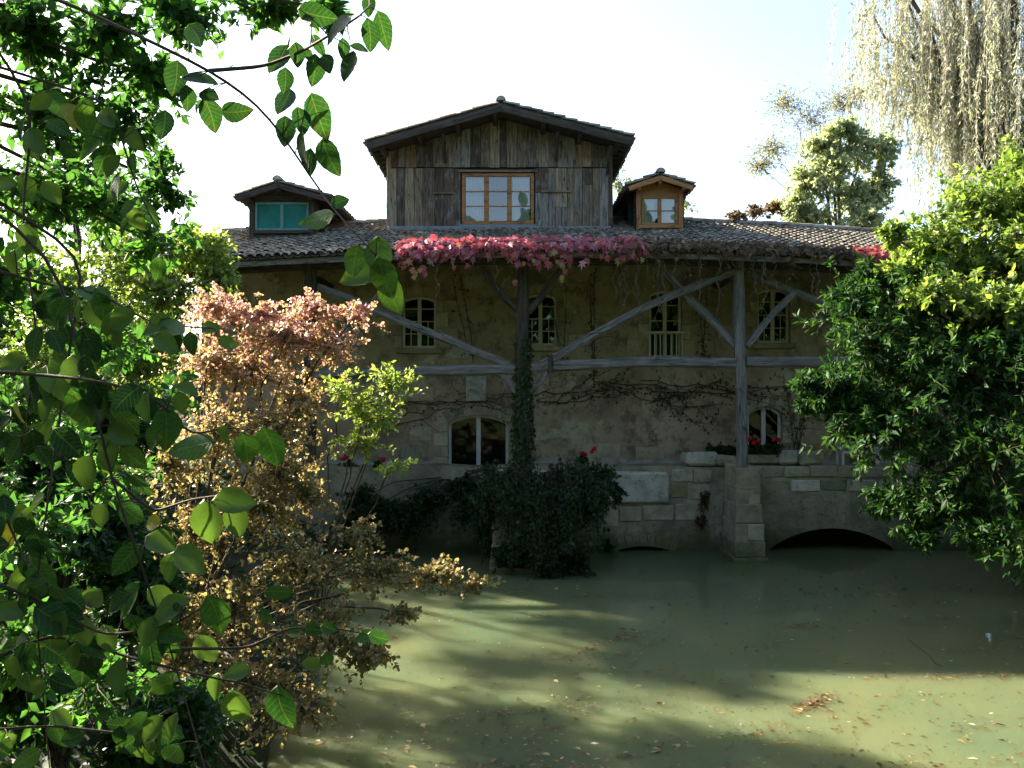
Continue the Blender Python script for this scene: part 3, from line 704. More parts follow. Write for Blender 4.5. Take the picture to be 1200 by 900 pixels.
def wall_face():
    mm, t, b = new_mat('weathered_render'); v = coord(t)
    n1_ = noise(t, v, .9, 7, .68, .5); n2_ = noise(t, v, 7, 7, .72); n3_ = noise(t, v, 40, 3)
    c = ramp(t, n1_, [(.3, (.13,.11,.075)), (.48, (.27,.235,.16)), (.62, (.38,.34,.24)), (.75, (.46,.43,.35))])
    c = mixc(t, ramp(t, n2_, [(.52, (0,0,0)), (.66, (.75,.75,.75))]), c, (.10,.09,.065))
    sp = N(t, 'ShaderNodeSeparateXYZ'); t.links.new(v, sp.inputs[0])
    ma = N(t, 'ShaderNodeMath', operation='MULTIPLY_ADD'); t.links.new(n1_, ma.inputs[0]); ma.inputs[1].default_value = 1.0; t.links.new(sp.outputs[2], ma.inputs[2])
    mr = N(t, 'ShaderNodeMapRange'); mr.inputs[1].default_value = 1.1; mr.inputs[2].default_value = .65; t.links.new(ma.outputs[0], mr.inputs[0])
    c = mixc(t, mr.outputs[0], c, (.09,.10,.045))
    t.links.new(c, b.inputs['Base Color']); b.inputs['Roughness'].default_value = .95; b.inputs['Specular IOR Level'].default_value = .2
    bump(t, b, mixc(t, .4, n2_, n3_), .9, .04); return mm
rw_face = m.obj('wall_face', wall_face(), rwall)
def pxblock(a, b_, c, d, mat=M_stone, Y=RW, proud=.03, depth=.3, parent=rw_face, ch=.025, jit=.015, name='stone_block', rot=None):
    pr = proud+random.uniform(-.01, .012)
    return block(name, mat, parent, PX(a, Y)+.008, PX(b_, Y)-.008, Y-pr, Y+depth, PZ(d, Y)+.008, PZ(c, Y)-.008, ch, jit, rot)
# course under the top, right of the pier
pxblock(690, 783, 552, 589, M_pale, proud=.10, ch=.05, jit=.03)
pxblock(787, 812, 549, 565); pxblock(813, 834, 550, 566)
pxblock(787, 806, 568, 583, M_stone2); pxblock(808, 832, 568, 586)
x = 893
for w_ in (26, 30, 33, 24, 36, 28, 30, 34): pxblock(x, x+w_, 546+random.uniform(-.5,.5), 560+random.uniform(-1,1)); x += w_
x = 897
for w_ in (30, 34, 31, 36, 29, 33): pxblock(x, x+w_, 562, 576+random.uniform(-1,1), random.choice([M_stone, M_pale]), proud=.015); x += w_
for a, b_, c, d in ((725,752,594,612), (753,790,592,610), (792,822,590,611), (703,724,596,618)): pxblock(a, b_, c, d, M_stone, proud=.02)
# arch rings
for (xa, xb, zt, nvs) in ((PX(718, RW), PX(790, RW), PZ(640, RW), 9),):
    c_ = [(xa+(xb-xa)*i/nvs, -.05+(zt+.05)*math.sin(math.pi*i/nvs)**.75) for i in range(nvs+1)]
    for i in range(nvs):
        (ax_, az_), (bx_, bz_) = c_[i], c_[i+1]; nrm = Vector((-(bz_-az_), bx_-ax_)).normalized(); 
        if nrm.y < .15: continue
        th = .30*random.uniform(.9, 1.1); mm = MB()
        o = [(ax_+.012*(bx_-ax_), az_+.003), (bx_-.012*(bx_-ax_), bz_+.003), (bx_+nrm.x*th-.01, bz_+nrm.y*th), (ax_+nrm.x*th+.01, az_+nrm.y*th)]
        y0 = RW-.02-random.uniform(0,.015)
        mm.add([(x, y0, z) for x, z in o]+[(x, RW+.15, z) for x, z in o], [(0,1,2,3)]+[(k, 4+k, 4+(k+1) % 4, (k+1) % 4) for k in range(4)])
        mm.obj('arch_stone', M_stone, rw_face)
# pier that carries the grey post
PF = 21.35
def pier(x0, x1, parent, mat, ztop, yf, yb, batter=.22):
    zs = [-.5, .12]; 
    while zs[-1] < ztop-.2: zs.append(zs[-1]+random.uniform(.34, .52))
    zs[-1] = ztop
    mm = MB(); mm.box(x0+.06, x1-.06, yf+.08, yb, -.6, ztop-.06); core = mm.obj('pier', mat, parent)
    for i, (a, b_) in enumerate(zip(zs, zs[1:])):
        fl = max(0, 1-(a+.5)/(ztop*.9)); ex = batter*fl*.55; ey = batter*fl*1.2
        y0 = yf-ey; xa, xb = x0-ex, x1+ex
        ysp = yf+(yb-yf)*random.uniform(.35, .65)
        spx = [xa, xb] if i % 2 else [xa, xa+(xb-xa)*random.uniform(.4,.6), xb]
        for p_, q_ in zip(spx, spx[1:]): block('stone_block', mat, core, p_+.001, q_-.001, y0, ysp-.002, a+.002, b_-.002, .014, .016)
        block('stone_block', mat, core, xa+.01, xb-.01, ysp+.002, yb, a+.002, b_-.002, .014, .016)
    return core
pier(PX(863, PF), PX(891, PF), rwall, M_stone, PZ(547, TY)-.005, PF, RW-.05)
pier(PX(582, 20.4), PX(668, 20.4), rwall, M_stone, PZ(549, TY), 20.3, RW-.05, .3)
# loose blocks set on top of the wall
for a, b_, c, d, mat, lab, rz in ((801,838,533,547,M_pale,'large slanting pale limestone block set on the wall beside the grey post',.12),
        (911,932,527,543,M_pale,'squared pale stone on the retaining wall beside the red flower trough',-.03),
        (933,962,527,543,M_stone,'rounded ochre-white stone on the retaining wall next to a squared pale one',.05),
        (838,861,536,547,M_stone,'small low stone wedged on the wall left of the grey post foot',0.)):
    Y = RW+.28; cx = PX((a+b_)/2, Y); z0 = topz+.035; h = (d-c)/F*Y; hw = (b_-a)/F*Y/2
    o = block('coping_stone', mat, None, cx-hw, cx+hw, Y-.25, Y+.3, z0, z0+h, .07, .035, (0, 0, rz)); tag(o, lab, 'stone', 'loose stones on the wall')

# ---------------------------------------------------------------- foliage helpers
def unit(a): return a/np.maximum(np.linalg.norm(a, axis=-1, keepdims=True), 1e-9)
LEAF = (np.array([(0,0,0), (.5,0,-.05), (1,0,-.02), (.42,.27,.05), (.42,-.27,.05)]), [(0,1,3), (3,1,2), (0,4,1), (4,2,1)])
LANCE = (np.array([(0,0,0), (.5,0,-.04), (1,0,-.10), (.5,.15,.03), (.5,-.15,.03)]), [(0,1,3), (3,1,2), (0,4,1), (4,2,1)])
SLIM = (np.array([(0,0,0), (.5,.09,.0), (1,0,-.04), (.5,-.09,.0)]), [(0,3,2,1)])
ROUND = (np.array([(0,0,0), (.5,0,-.05), (1,0,-.03), (.25,.3,.03), (.7,.3,.04), (.25,-.3,.03), (.7,-.3,.04)]), [(0,1,3), (3,1,4), (4,1,2), (0,5,1), (5,6,1), (6,2,1)])
PALM = (np.array([(0,0,0), (.25,.42,-.02), (.42,.2,.03), (.72,.40,-.06), (.62,.12,.02), (1.05,0,-.10), (.62,-.12,.02), (.72,-.40,-.06), (.42,-.2,.03), (.25,-.42,-.02), (.4,0,.0)]),
        [(10,i,(i+1)) for i in range(0,9)]+[(10,9,0)])
def big_leaf(n=13):
    xs = np.linspace(0, 1, n); wd = .34*np.sin(np.pi*np.clip(xs, 0, 1)**.85)**.75*(1-.18*xs); wd[0] = 0; wd[-1] = 0
    vs, fs = [], []
    for i, x in enumerate(xs):
        z = -.16*x*x; sr = 1+.025*((-1)**i)
        vs += [(x, 0, z-.03*math.sin(math.pi*x)), (x-.02, wd[i]*.55, z), (x+.02, wd[i]*sr, z+.03), (x-.02, -wd[i]*.55, z), (x+.02, -wd[i]*sr, z+.03)]
    for i in range(n-1):
        a, b_ = i*5, i*5+5
        fs += [(a, b_, b_+1, a+1), (a+1, b_+1, b_+2, a+2), (a, a+3, b_+3, b_), (a+3, a+4, b_+4, b_+3)]
    return np.array(vs), fs
BIG = big_leaf()
def leaf_frames(d, n):
    x = unit(d); y = unit(np.cross(n, x)); z = np.cross(x, y); return x, y, z
def leaf_verts(shape, pos, d, n, size, width=1.):
    T = shape[0]; x, y, z = leaf_frames(d, n); s = size[:, None, None]
    return pos[:, None]+s*(T[None, :, :1]*x[:, None]+T[None, :, 1:2]*width*y[:, None]+T[None, :, 2:]*z[:, None])
def leaf_cloud(name, shape, pos, d, n, size, tint, mat, parent, n_ind=0, width=1., kind='stuff', ind_name='leaf', labels=None):
    pos, d, n, size, tint = (np.asarray(a, float) for a in (pos, d, n, size, tint)); N_ = len(pos)
    pick = np.zeros(N_, bool)
    if n_ind:
        Y = np.maximum(pos[:, 1], .3); px = 600+pos[:, 0]/Y*F; py = 450-(pos[:, 2]-CZ)/Y*F
        inside = (px > 2) & (px < 1198) & (py > 2) & (py < 898) & (pos[:, 1] > .3)
        cell = (np.clip(px, 0, 1199)//7).astype(int)*200+(np.clip(py, 0, 899)//7).astype(int)
        o = np.argsort(Y); seen = set(); cand = []
        for i in o:
            if not inside[i] or cell[i] in seen: continue
            seen.add(cell[i]); cand.append(i)
        cand = sorted(cand, key=lambda i: -size[i]/Y[i])[:n_ind]; pick[cand] = True
        T, FS = shape; vm = []
        for k in range(8):
            fl = [q for f in FS for q in f]
            Tk = T*np.array([1, width, 1]); cu = (-.5, .55, .1, -.2, .8, .3, -.6, .0)[k]; be = (.10, -.22, .0, -.35, .05, -.12, .18, -.28)[k]; Tk[:, 2] += cu*T[:, 1]**2*1.6+be*T[:, 0]**2; Tk[:, 1] += .05*((k % 3)-1)*np.sin(T[:, 0]*3)
            vm.append(mesh_np(ind_name, Tk, fl, [len(f) for f in FS], mat, True, np.full(len(T), (k+.5)/8), T))
        X, Yv, Z = leaf_frames(d, n)
        for i in np.nonzero(pick)[0]:
            M = Matrix([[X[i][r]*size[i], Yv[i][r]*size[i], Z[i][r]*size[i], pos[i][r]] for r in range(3)]+[[0,0,0,1]])
            link(bpy.data.objects.new(ind_name, vm[int(min(7, max(0, tint[i]*8)))]), parent, M)
    k = ~pick
    if k.sum() == 0: return None
    V = leaf_verts(shape, pos[k], d[k], n[k], size[k], width); m_, kv = V.shape[:2]
    fl = np.array([q for f in shape[1] for q in f]); lt = np.array([len(f) for f in shape[1]])
    idx = (np.arange(m_)[:, None]*kv+fl[None]).ravel()
    me = mesh_np(name, V.reshape(-1, 3), idx, np.tile(lt, m_), mat, False, np.repeat(np.clip(tint[k], 0, 1), kv), np.tile(shape[0], (m_, 1)) if shape is BIG else None)
    o = link(bpy.data.objects.new(name, me), parent)
    if kind: o['kind'] = kind
    return o
def tubes(name, paths, r0, r1, mat, parent, sides=4, kind=None):
    P_ = np.asarray(paths, float); M_, K = P_.shape[:2]
    tg = unit(np.gradient(P_, axis=1)); ref = np.where(np.abs(tg[..., 2:3]) > .9, np.array([1., 0, 0]), np.array([0, 0, 1.]))
    a = unit(np.cross(tg, ref)); b_ = np.cross(tg, a)
    r0 = np.broadcast_to(np.asarray(r0, float), (M_,)); r1 = np.broadcast_to(np.asarray(r1, float), (M_,))
    t = np.linspace(0, 1, K); rad = r0[:, None]*(1-t)+r1[:, None]*t
    th = np.arange(sides)*2*np.pi/sides
    V = P_[:, :, None]+rad[..., None, None]*(np.cos(th)[None, None, :, None]*a[:, :, None]+np.sin(th)[None, None, :, None]*b_[:, :, None])
    i, j, s = np.meshgrid(np.arange(M_), np.arange(K-1), np.arange(sides), indexing='ij'); s2 = (s+1) % sides
    B_ = (i*K+j)*sides
    f = np.stack([B_+s, B_+s2, B_+sides+s2, B_+sides+s], -1).reshape(-1, 4)
    me = mesh_np(name, V.reshape(-1, 3), f.ravel(), np.full(len(f), 4), mat, True)
    o = link(bpy.data.objects.new(name, me), parent)
    if kind: o['kind'] = kind
    return o
def bez(p0, p1, p2, K=9, wob=.0):
    t = np.linspace(0, 1, K)[:, None]; p = (1-t)**2*np.array(p0)+2*t*(1-t)*np.array(p1)+t*t*np.array(p2)
    w_ = rng.normal(0, wob, (K, 3)); w_[0] = 0; w_[-1] = 0
    return p+w_
def B(px, py, rx, ry, Y, dY, wt=1.):       # crown lobe from photo pixels at a chosen distance: centre, radii in metres
    c = P(px, py, Y); return (np.array(c), np.array((rx/F*Y, dY, ry/F*Y)), wt)
def grow(blobs, twigs, lpt, size, droop=.25, tip=.25, side=.9, flat=.8, core=.4, spread=.35, rough=.16):
    paths, pos, d, n, tw = [], [], [], [], []
    k0 = 0
    for (c, r, wt) in blobs:
        m_ = max(3, int(twigs*wt))
        u = unit(rng.normal(size=(m_, 3))); rad = rng.random(m_)**core
        ph = rng.random(3)*6.28
        lump = 1+.22*np.sin(u[:, 0]*4+ph[0])*np.sin(u[:, 2]*5+ph[1])+rough*rng.normal(size=m_)
        tipp = c+u*r*(rad*lump)[:, None]
        st = c+(tipp-c)*(rng.random(m_)*spread)[:, None]+rng.normal(size=(m_, 3))*r*.10
        K = 5; t = np.linspace(0, 1, K)[None, :, None]
        L = np.linalg.norm(tipp-st, axis=1)[:, None, None]
        mid = rng.normal(size=(m_, 1, 3))*.12*L
        pth = st[:, None]+(tipp-st)[:, None]*t+mid*np.sin(np.pi*t)
        pth[..., 2] -= (droop*L*(t**2-.3*t))[..., 0]
        paths.append(pth)
        tl = np.clip(tip+(1-tip)*rng.random((m_, lpt))**.8, 0, .999)*(K-1)
        i0 = tl.astype(int); fr = (tl-i0)[..., None]; ar = np.arange(m_)[:, None]
        p = pth[ar, i0]*(1-fr)+pth[ar, i0+1]*fr; tg = unit(pth[ar, i0+1]-pth[ar, i0])
        rv = unit(rng.normal(size=p.shape)); sd_ = unit(np.cross(tg, rv))
        dd = unit(tg*.55+sd_*side+np.array([0, 0, -droop*.9])); nn = unit(np.array([0, 0, flat])+rng.normal(size=p.shape)*.55)
        pos.append(p.reshape(-1, 3)); d.append(dd.reshape(-1, 3)); n.append(nn.reshape(-1, 3)); tw.append(np.repeat(np.arange(m_)+k0, lpt)); k0 += m_
    pos = np.concatenate(pos); tw = np.concatenate(tw)
    sz = size*(.65+.6*rng.random(len(pos)))
    twt = rng.normal(size=k0)
    return np.concatenate(paths), pos, np.concatenate(d), np.concatenate(n), sz, twt[tw]
def plant(name, label, cat, base, blobs, twigs, lpt, shape, size, mat, trunk_r=.05, bark=None, fork=None, n_ind=0, group=None, tint=None, tsd=.16, tmean=.5, twig_r=.006, width=1., crown='crown', **kw):
    base = np.array(base, float)
    root = thing(name, label, cat, base, group)
    paths, pos, d, n, sz, tw = grow(blobs, twigs, lpt, size, **kw)
    t = tmean+tsd*.6*tw+tsd*rng.normal(size=len(pos))
    if tint is not None: t = t+tint(pos)
    start = np.array(fork, float) if fork is not None else base
    limbs = [bez(start, start*.45+c*.55+np.array([0, 0, .25*np.linalg.norm(c-start)])*(.7 if fork is None else .35), c, 9, .03*np.linalg.norm(c-start)/3) for c, r, wt in blobs]
    lr = trunk_r*(.55 if fork is not None else 1.)
    tubes('limb' if fork is not None else 'stem', limbs, lr, max(.008, lr*.22), bark or M_bark, root, 6)
    if fork is not None: tubes('trunk', [bez(base, (base+start)/2+rng.normal(0, .08, 3), start, 7, .02)], trunk_r*1.25, trunk_r*.7, bark or M_bark, root, 8)
    tubes('twigs', paths, twig_r, twig_r*.4, M_twig, root, 3, 'stuff')
    leaf_cloud(crown, shape, pos, d, n, sz, t, mat, root, n_ind, width)
    return root
def gh(x, y): return float(ground_h(np.array(float(x)), np.array(float(y))))

L_ever = leaf_mat('evergreen_leaf', [(0, (.014,.042,.013)), (.5, (.024,.07,.018)), (1, (.07,.15,.03))], .3, .6, .16)
L_sunny = leaf_mat('yellow_green_leaf', [(0, (.07,.13,.03)), (.5, (.15,.235,.055)), (1, (.33,.37,.11))], .5, .4, .45)
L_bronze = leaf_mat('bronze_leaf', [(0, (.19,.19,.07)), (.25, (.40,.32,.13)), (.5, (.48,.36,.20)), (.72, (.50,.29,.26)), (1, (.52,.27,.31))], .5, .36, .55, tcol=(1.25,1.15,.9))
L_green = leaf_mat('green_leaf', [(0, (.014,.045,.011)), (.5, (.028,.09,.017)), (.85, (.06,.15,.024)), (1, (.25,.24,.035))], .42, .42, .4)
L_near = leaf_mat('near_green_leaf', [(0, (.012,.042,.02)), (.45, (.022,.075,.02)), (.8, (.045,.13,.022)), (1, (.36,.32,.04))], .26, .5, .28, veins=True)
L_fore = leaf_mat('foreground_leaf', [(0, (.02,.06,.022)), (.5, (.05,.135,.035)), (.85, (.09,.20,.04)), (1, (.28,.26,.04))], .58, .5, .3)
L_ivy = leaf_mat('dark_ivy_leaf', [(0, (.010,.026,.010)), (.5, (.02,.048,.016)), (1, (.055,.095,.024))], .22, .62, .18)
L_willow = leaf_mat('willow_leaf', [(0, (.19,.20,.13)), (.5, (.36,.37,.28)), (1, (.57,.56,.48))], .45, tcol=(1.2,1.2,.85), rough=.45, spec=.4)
L_pale = leaf_mat('pale_green_leaf', [(0, (.19,.23,.14)), (.5, (.32,.37,.25)), (1, (.49,.52,.38))], .62, .45, .3, tcol=(1.35,1.35,.85))  # distance haze put into the leaf colour, paler and greyer
L_red = leaf_mat('crimson_creeper_leaf', [(0, (.16,.20,.04)), (.14, (.34,.30,.07)), (.28, (.46,.24,.09)), (.45, (.42,.10,.07)), (.65, (.34,.05,.075)), (.82, (.42,.13,.18)), (1, (.55,.30,.32))], .35, .38, .45, tcol=(1.3,1.0,1.0))
L_dry = leaf_mat('dry_leaf', [(0, (.05,.035,.02)), (.5, (.13,.085,.045)), (1, (.24,.14,.07))], .25, .7, .2)
L_flower = leaf_mat('geranium_petal', [(0, (.45,.01,.015)), (1, (.7,.03,.04))], .3, .5, .3)
L_float = leaf_mat('floating_leaf', [(0, (.04,.025,.012)), (.5, (.14,.085,.035)), (.8, (.34,.24,.10)), (1, (.62,.54,.36))], .1, .45, .5)

# ---------------------------------------------------------------- far wood closing the view; unseen back part shaped to block sky light
def ring_wood():
    n = 42000; a = rng.uniform(0, 2*np.pi, n); back = np.abs(np.mod(a+.15, 2*np.pi)-np.pi) < 1.75
    r = np.where(back, rng.uniform(19, 32, n), rng.uniform(48, 75, n))  # unseen belt behind the camera set closer to cut sky light
    x, y = r*np.sin(a), 8+r*np.cos(a)
    top = np.where(back, np.where(np.abs(a-np.pi) < .55, 11., 17.), 5.)+2.2*np.sin(a*23)+1.6*np.sin(a*57+1)
    z = rng.random(n)**.8*np.maximum(top, 1.5)
    pos = np.stack([x, y, ground_h(x, y)+z], -1)
    leaf_cloud('wood', ROUND, pos, rng.normal(size=(n, 3)), rng.normal(size=(n, 3)), rng.uniform(.5, 1.3, n), .35+.25*rng.normal(size=n)*.6, L_green, None)
    tag(bpy.data.objects['wood'], 'belt of green woodland around the house and pond, unseen part raised to block sky light', 'wood')
ring_wood()

# ---------------------------------------------------------------- trees behind the house
def willow():
    x0, y0 = PX(1205, 38), 39.; base = np.array((x0, y0, gh(x0, y0)))
    root = thing('weeping_willow', 'tall weeping willow with long pale hanging strands beyond the roof', 'tree', base)
    fork = base+np.array([0, 0, 9.]); tubes('trunk', [bez(base, (base+fork)/2+np.array([.4,0,0]), fork, 8, .05)], .5, .3, M_bark, root, 8)
    lim, st, Ls_ = [], [], []
    for k in range(26):
        a = rng.uniform(0, 6.28); rr = rng.uniform(2.0, 6.2); top = rng.uniform(18, 26)
        e = base+np.array([rr*math.cos(a), rr*math.sin(a)*.8, top]); lim.append(bez(fork, (fork+e)/2+np.array([0,0,2.]), e, 9, .15))
        for q in range(34):
            p = e*rng.uniform(.75, 1)+fork*0; p = fork+(e-fork)*rng.uniform(.55, 1.05)+rng.normal(0, .75, 3)*np.array([1.2,1.2,.5])
            zb_ = PZ(rng.uniform(110, 260), 38)+(rng.uniform(0, 4) if p[0] < x0-3.2 else 0)
            st.append(p); Ls_.append(max(2., p[2]-zb_))
    tubes('limb', lim, .17, .04, M_bark, root, 5)
    st = np.array(st); Ls_ = np.array(Ls_); K = 10; t = np.linspace(0, 1, K)[None, :, None]
    sw = rng.normal(0, .5, (len(st), 1, 3)); sw[..., 2] = 0
    pth = st[:, None]+sw*np.sqrt(t)*1.0+.12*np.sin(t*9+rng.random((len(st),1,1))*6)*np.array([1,1,0]); pth[..., 2] -= (Ls_[:, None]*t[..., 0])
    tubes('strands', pth, .014, .006, M_pale_twig, root, 3, 'stuff')
    lp = 95; m_ = len(st); tl = rng.random((m_, lp))*(K-1.001); i0 = tl.astype(int); fr = (tl-i0)[..., None]; ar = np.arange(m_)[:, None]
    p = (pth[ar, i0]*(1-fr)+pth[ar, i0+1]*fr).reshape(-1, 3)+rng.normal(0, .05, (m_*lp, 3))
    d = unit(np.array([0,0,-1.])+rng.normal(0, .45, p.shape)); nn = unit(rng.normal(size=p.shape))
    tint_ = np.repeat(.5+.2*rng.normal(size=m_), lp)+.15*rng.normal(size=len(p))
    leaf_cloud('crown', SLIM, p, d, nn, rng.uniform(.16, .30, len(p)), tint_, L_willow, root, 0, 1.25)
willow()
by = 34
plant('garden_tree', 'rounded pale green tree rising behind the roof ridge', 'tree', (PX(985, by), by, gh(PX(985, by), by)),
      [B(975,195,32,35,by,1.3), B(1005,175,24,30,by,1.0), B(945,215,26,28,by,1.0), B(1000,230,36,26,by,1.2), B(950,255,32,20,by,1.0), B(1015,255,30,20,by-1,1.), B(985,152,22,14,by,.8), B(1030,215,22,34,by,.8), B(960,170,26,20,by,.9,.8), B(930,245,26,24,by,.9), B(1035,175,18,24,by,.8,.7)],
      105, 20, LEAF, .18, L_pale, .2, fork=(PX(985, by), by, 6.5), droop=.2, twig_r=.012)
by = 46
plant('bare_tree', 'thin nearly leafless tree with wispy crown behind the pale green tree', 'tree', (PX(1000, by), by, gh(PX(1000, by), by)),
      [B(950,140,45,40,by,1.8), B(905,175,35,28,by,1.5), B(985,120,40,30,by,1.8), B(1010,110,30,25,by,1.5), B(890,195,25,18,by,1.2), B(920,120,30,25,by,1.4)],
      230, 4, LEAF, .13, L_willow, .08, M_pale_twig, fork=(PX(985, by), by, 11), droop=.05, twig_r=.010, core=.45, spread=.85, rough=.3)  # pale bark colour stands in for haze
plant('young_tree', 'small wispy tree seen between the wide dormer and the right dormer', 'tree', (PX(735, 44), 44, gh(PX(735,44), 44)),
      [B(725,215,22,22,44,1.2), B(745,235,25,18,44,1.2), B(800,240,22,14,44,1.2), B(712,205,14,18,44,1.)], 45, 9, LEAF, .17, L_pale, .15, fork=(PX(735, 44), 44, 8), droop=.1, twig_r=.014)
for (x, Y, zt, rx, lab) in ((-12.2, 24.5, 11.2, 2.3, 'tall dark green tree beside the left end of the house'), (-13.5, 19.5, 8.2, 2.4, 'broad green tree behind the foreground leaves on the left bank'), (-10.6, 20.2, 6.6, 1.6, 'mid-height tree between the yellow-green bush and the house')):
    plant('broadleaf_tree', lab, 'tree', (x, Y, gh(x, Y)), [(np.array((x+rng.uniform(-1,1)*rx*.75, Y+rng.uniform(-1,1)*rx*.75, zt-abs(rng.normal(0, .3))*zt-.8)), np.array((rx*.55, rx*.55, rx*.5)), 1.) for _ in range(11)],
          85, 16, LEAF, .17, L_green, .2, fork=(x, Y, zt*.42), group='trees on the left bank', twig_r=.01, tmean=.6)

# ---------------------------------------------------------------- right bank
bx, byy = 11.6, 16.2
plant('evergreen_shrub', 'big dark green laurel-like shrub overhanging the pond', 'shrub', (bx, byy, gh(bx, byy)),
      [B(1120,430,85,70,15,1.3,1.3), B(1025,395,60,50,15.6,1.0), B(985,450,42,32,15.6,.8,.7), B(1055,505,65,50,15,1.1), B(1155,530,80,75,14.2,1.2,1.2), B(1100,590,55,34,14.6,.9,.8), B(1180,620,55,38,13.8,.9,.8), B(1075,345,55,42,16,1.0),
       B(1010,490,38,28,15.4,.7,.6), B(1160,390,60,40,15.4,1.1), B(1060,440,70,50,16,1.2), B(1190,430,60,80,14.6,1.2), B(960,470,22,14,15.6,.4,.35), B(945,445,20,10,15.7,.3,.25), B(1045,585,30,18,15,.5,.4), B(1080,625,22,12,14.6,.4,.3), B(1000,350,36,24,16,.6,.5), B(1150,625,30,16,13.8,.4,.35), B(1015,325,26,20,16.4,.6,.4)],
      150, 16, LANCE, .16, L_ever, .07, n_ind=300, droop=.2, tip=.5, side=.9, twig_r=.007, width=1.15, rough=.32, tsd=.24)
bx, byy = 12.6, 18.4
plant('sunlit_shrub', 'tall yellow-green shrub in full sun above the dark laurel', 'shrub', (bx, byy, gh(bx, byy)),
      [B(1150,245,70,50,17.2,1.2,1.2), B(1095,285,45,36,17.2,1.0), B(1190,205,32,40,17.6,1.0), B(1190,300,55,45,16.6,1.1), B(1130,310,60,30,16.8,1.0), B(1075,300,20,20,17.6,.6,.5), B(1215,240,50,60,17,1.1), B(1060,315,26,16,16.2,.6,.5), B(1100,345,50,22,15.2,.7,.8), B(1170,355,50,25,14.8,.7,.8), B(1045,275,14,18,17,.4,.3)],
      150, 15, LEAF, .14, L_sunny, .07, n_ind=120, droop=.2, tip=.3, twig_r=.007, rough=.34)

for (bx, byy, top, lab) in ((13.2, 20.5, 5.5, 'dark holly-like shrub filling the gap behind the laurel beside the house'), (12.0, 18.6, 3.2, 'low dark shrub at the water edge under the laurel'), (15.0, 24.2, 6.5, 'tall dark shrub added past the right end of the house to hide sky from the pond')):  # third shrub added to keep a sky gap out of the pond reflection
    plant('bank_shrub', lab, 'shrub', (bx, byy, max(.1, gh(bx, byy))), [(np.array((bx+rng.uniform(-2.4, 1.6), byy+rng.uniform(-.8, .8), top*rng.uniform(.12, .9)+.3)), np.array((1.3, .9, 1.0)), 1.) for _ in range(11)],
          95, 15, LANCE, .16, L_ever, .05, tmean=.25, group='shrubs on the right bank', twig_r=.007)
# ---------------------------------------------------------------- left bank shrubs
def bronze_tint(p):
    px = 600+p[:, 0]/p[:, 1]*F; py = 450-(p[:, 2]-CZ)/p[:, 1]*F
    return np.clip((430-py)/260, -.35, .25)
bx, byy = -4.3, 11.6
plant('bronze_shrub', 'wide spreading shrub in bronze and pink autumn leaf on the left bank', 'shrub', (bx, byy, gh(bx, byy)),
      [B(335,395,75,42,12,.9,1.2), B(390,400,42,34,12.2,.6,.7), B(290,430,60,45,12,.9), B(255,500,50,60,11.6,.9), B(320,500,60,50,11.6,.9), B(350,470,40,40,12,.7,.8), B(300,590,75,50,11.2,1.0,1.1), B(355,575,45,40,11.6,.7,.8),
       B(350,660,75,45,10.8,.9,1.1), B(440,670,55,26,10.9,.6,.8), B(515,672,48,18,11,.4,.7), B(555,685,22,10,11,.25,.25), B(270,710,70,50,10.2,.9), B(380,740,60,34,10.2,.7), B(430,765,45,25,10.2,.5,.7), B(300,800,70,45,9.6,.8,.9), B(225,620,45,60,11,.8,.8), B(210,760,60,60,9.6,.8,.8), B(420,625,30,22,11,.4,.5), B(250,360,40,30,12,.6,.6), B(420,365,18,20,12.2,.4,.3), B(180,690,55,60,10,.8), B(300,368,48,26,12.3,.7,.9), B(370,362,40,22,12.3,.6,.8), B(245,420,45,45,12,.8,.9), B(330,550,50,40,11.6,.8,.8), B(350,830,50,30,9.6,.5,.6), B(470,720,26,14,10.6,.3,.3), B(200,540,50,60,11.2,.8,.8)],
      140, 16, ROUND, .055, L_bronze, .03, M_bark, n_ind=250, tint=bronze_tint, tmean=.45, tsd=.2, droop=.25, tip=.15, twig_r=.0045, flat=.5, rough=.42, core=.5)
bx, byy = -3.0, 13.0
plant('yellow_green_sapling', 'thin sapling with bright yellow-green leaves in front of the timber beam', 'shrub', (bx, byy, gh(bx, byy)),
      [B(460,445,40,22,12.9,.4), B(425,478,42,26,12.8,.4), B(445,490,32,20,12.8,.35,.7), B(420,518,38,18,12.7,.35,.7), B(460,545,28,12,12.9,.3,.35), B(400,455,28,22,12.8,.35,.6)],
      52, 10, LEAF, .082, L_sunny, .016, droop=.15, tip=.2, twig_r=.004, tmean=.65, rough=.3)
bx, byy = -8.4, 17.0
plant('hedge_shrub', 'leafy green and yellow bush glowing in sun above the bronze shrub', 'shrub', (bx, byy, gh(bx, byy)),
      [B(235,290,42,28,16.8,.8), B(200,340,60,45,16.6,1.), B(150,300,60,50,16.8,1.), B(110,370,70,60,16.4,1.1), B(60,330,60,60,16.6,1.1), B(40,430,70,60,16.2,1.1), B(160,420,60,50,16.2,1.), B(255,325,30,24,16.6,.6,.6)],
      130, 15, LEAF, .13, L_sunny, .05, droop=.2, tip=.25, twig_r=.006, tmean=.35, tint=lambda p: (p[:, 0]+9.5)*.09)
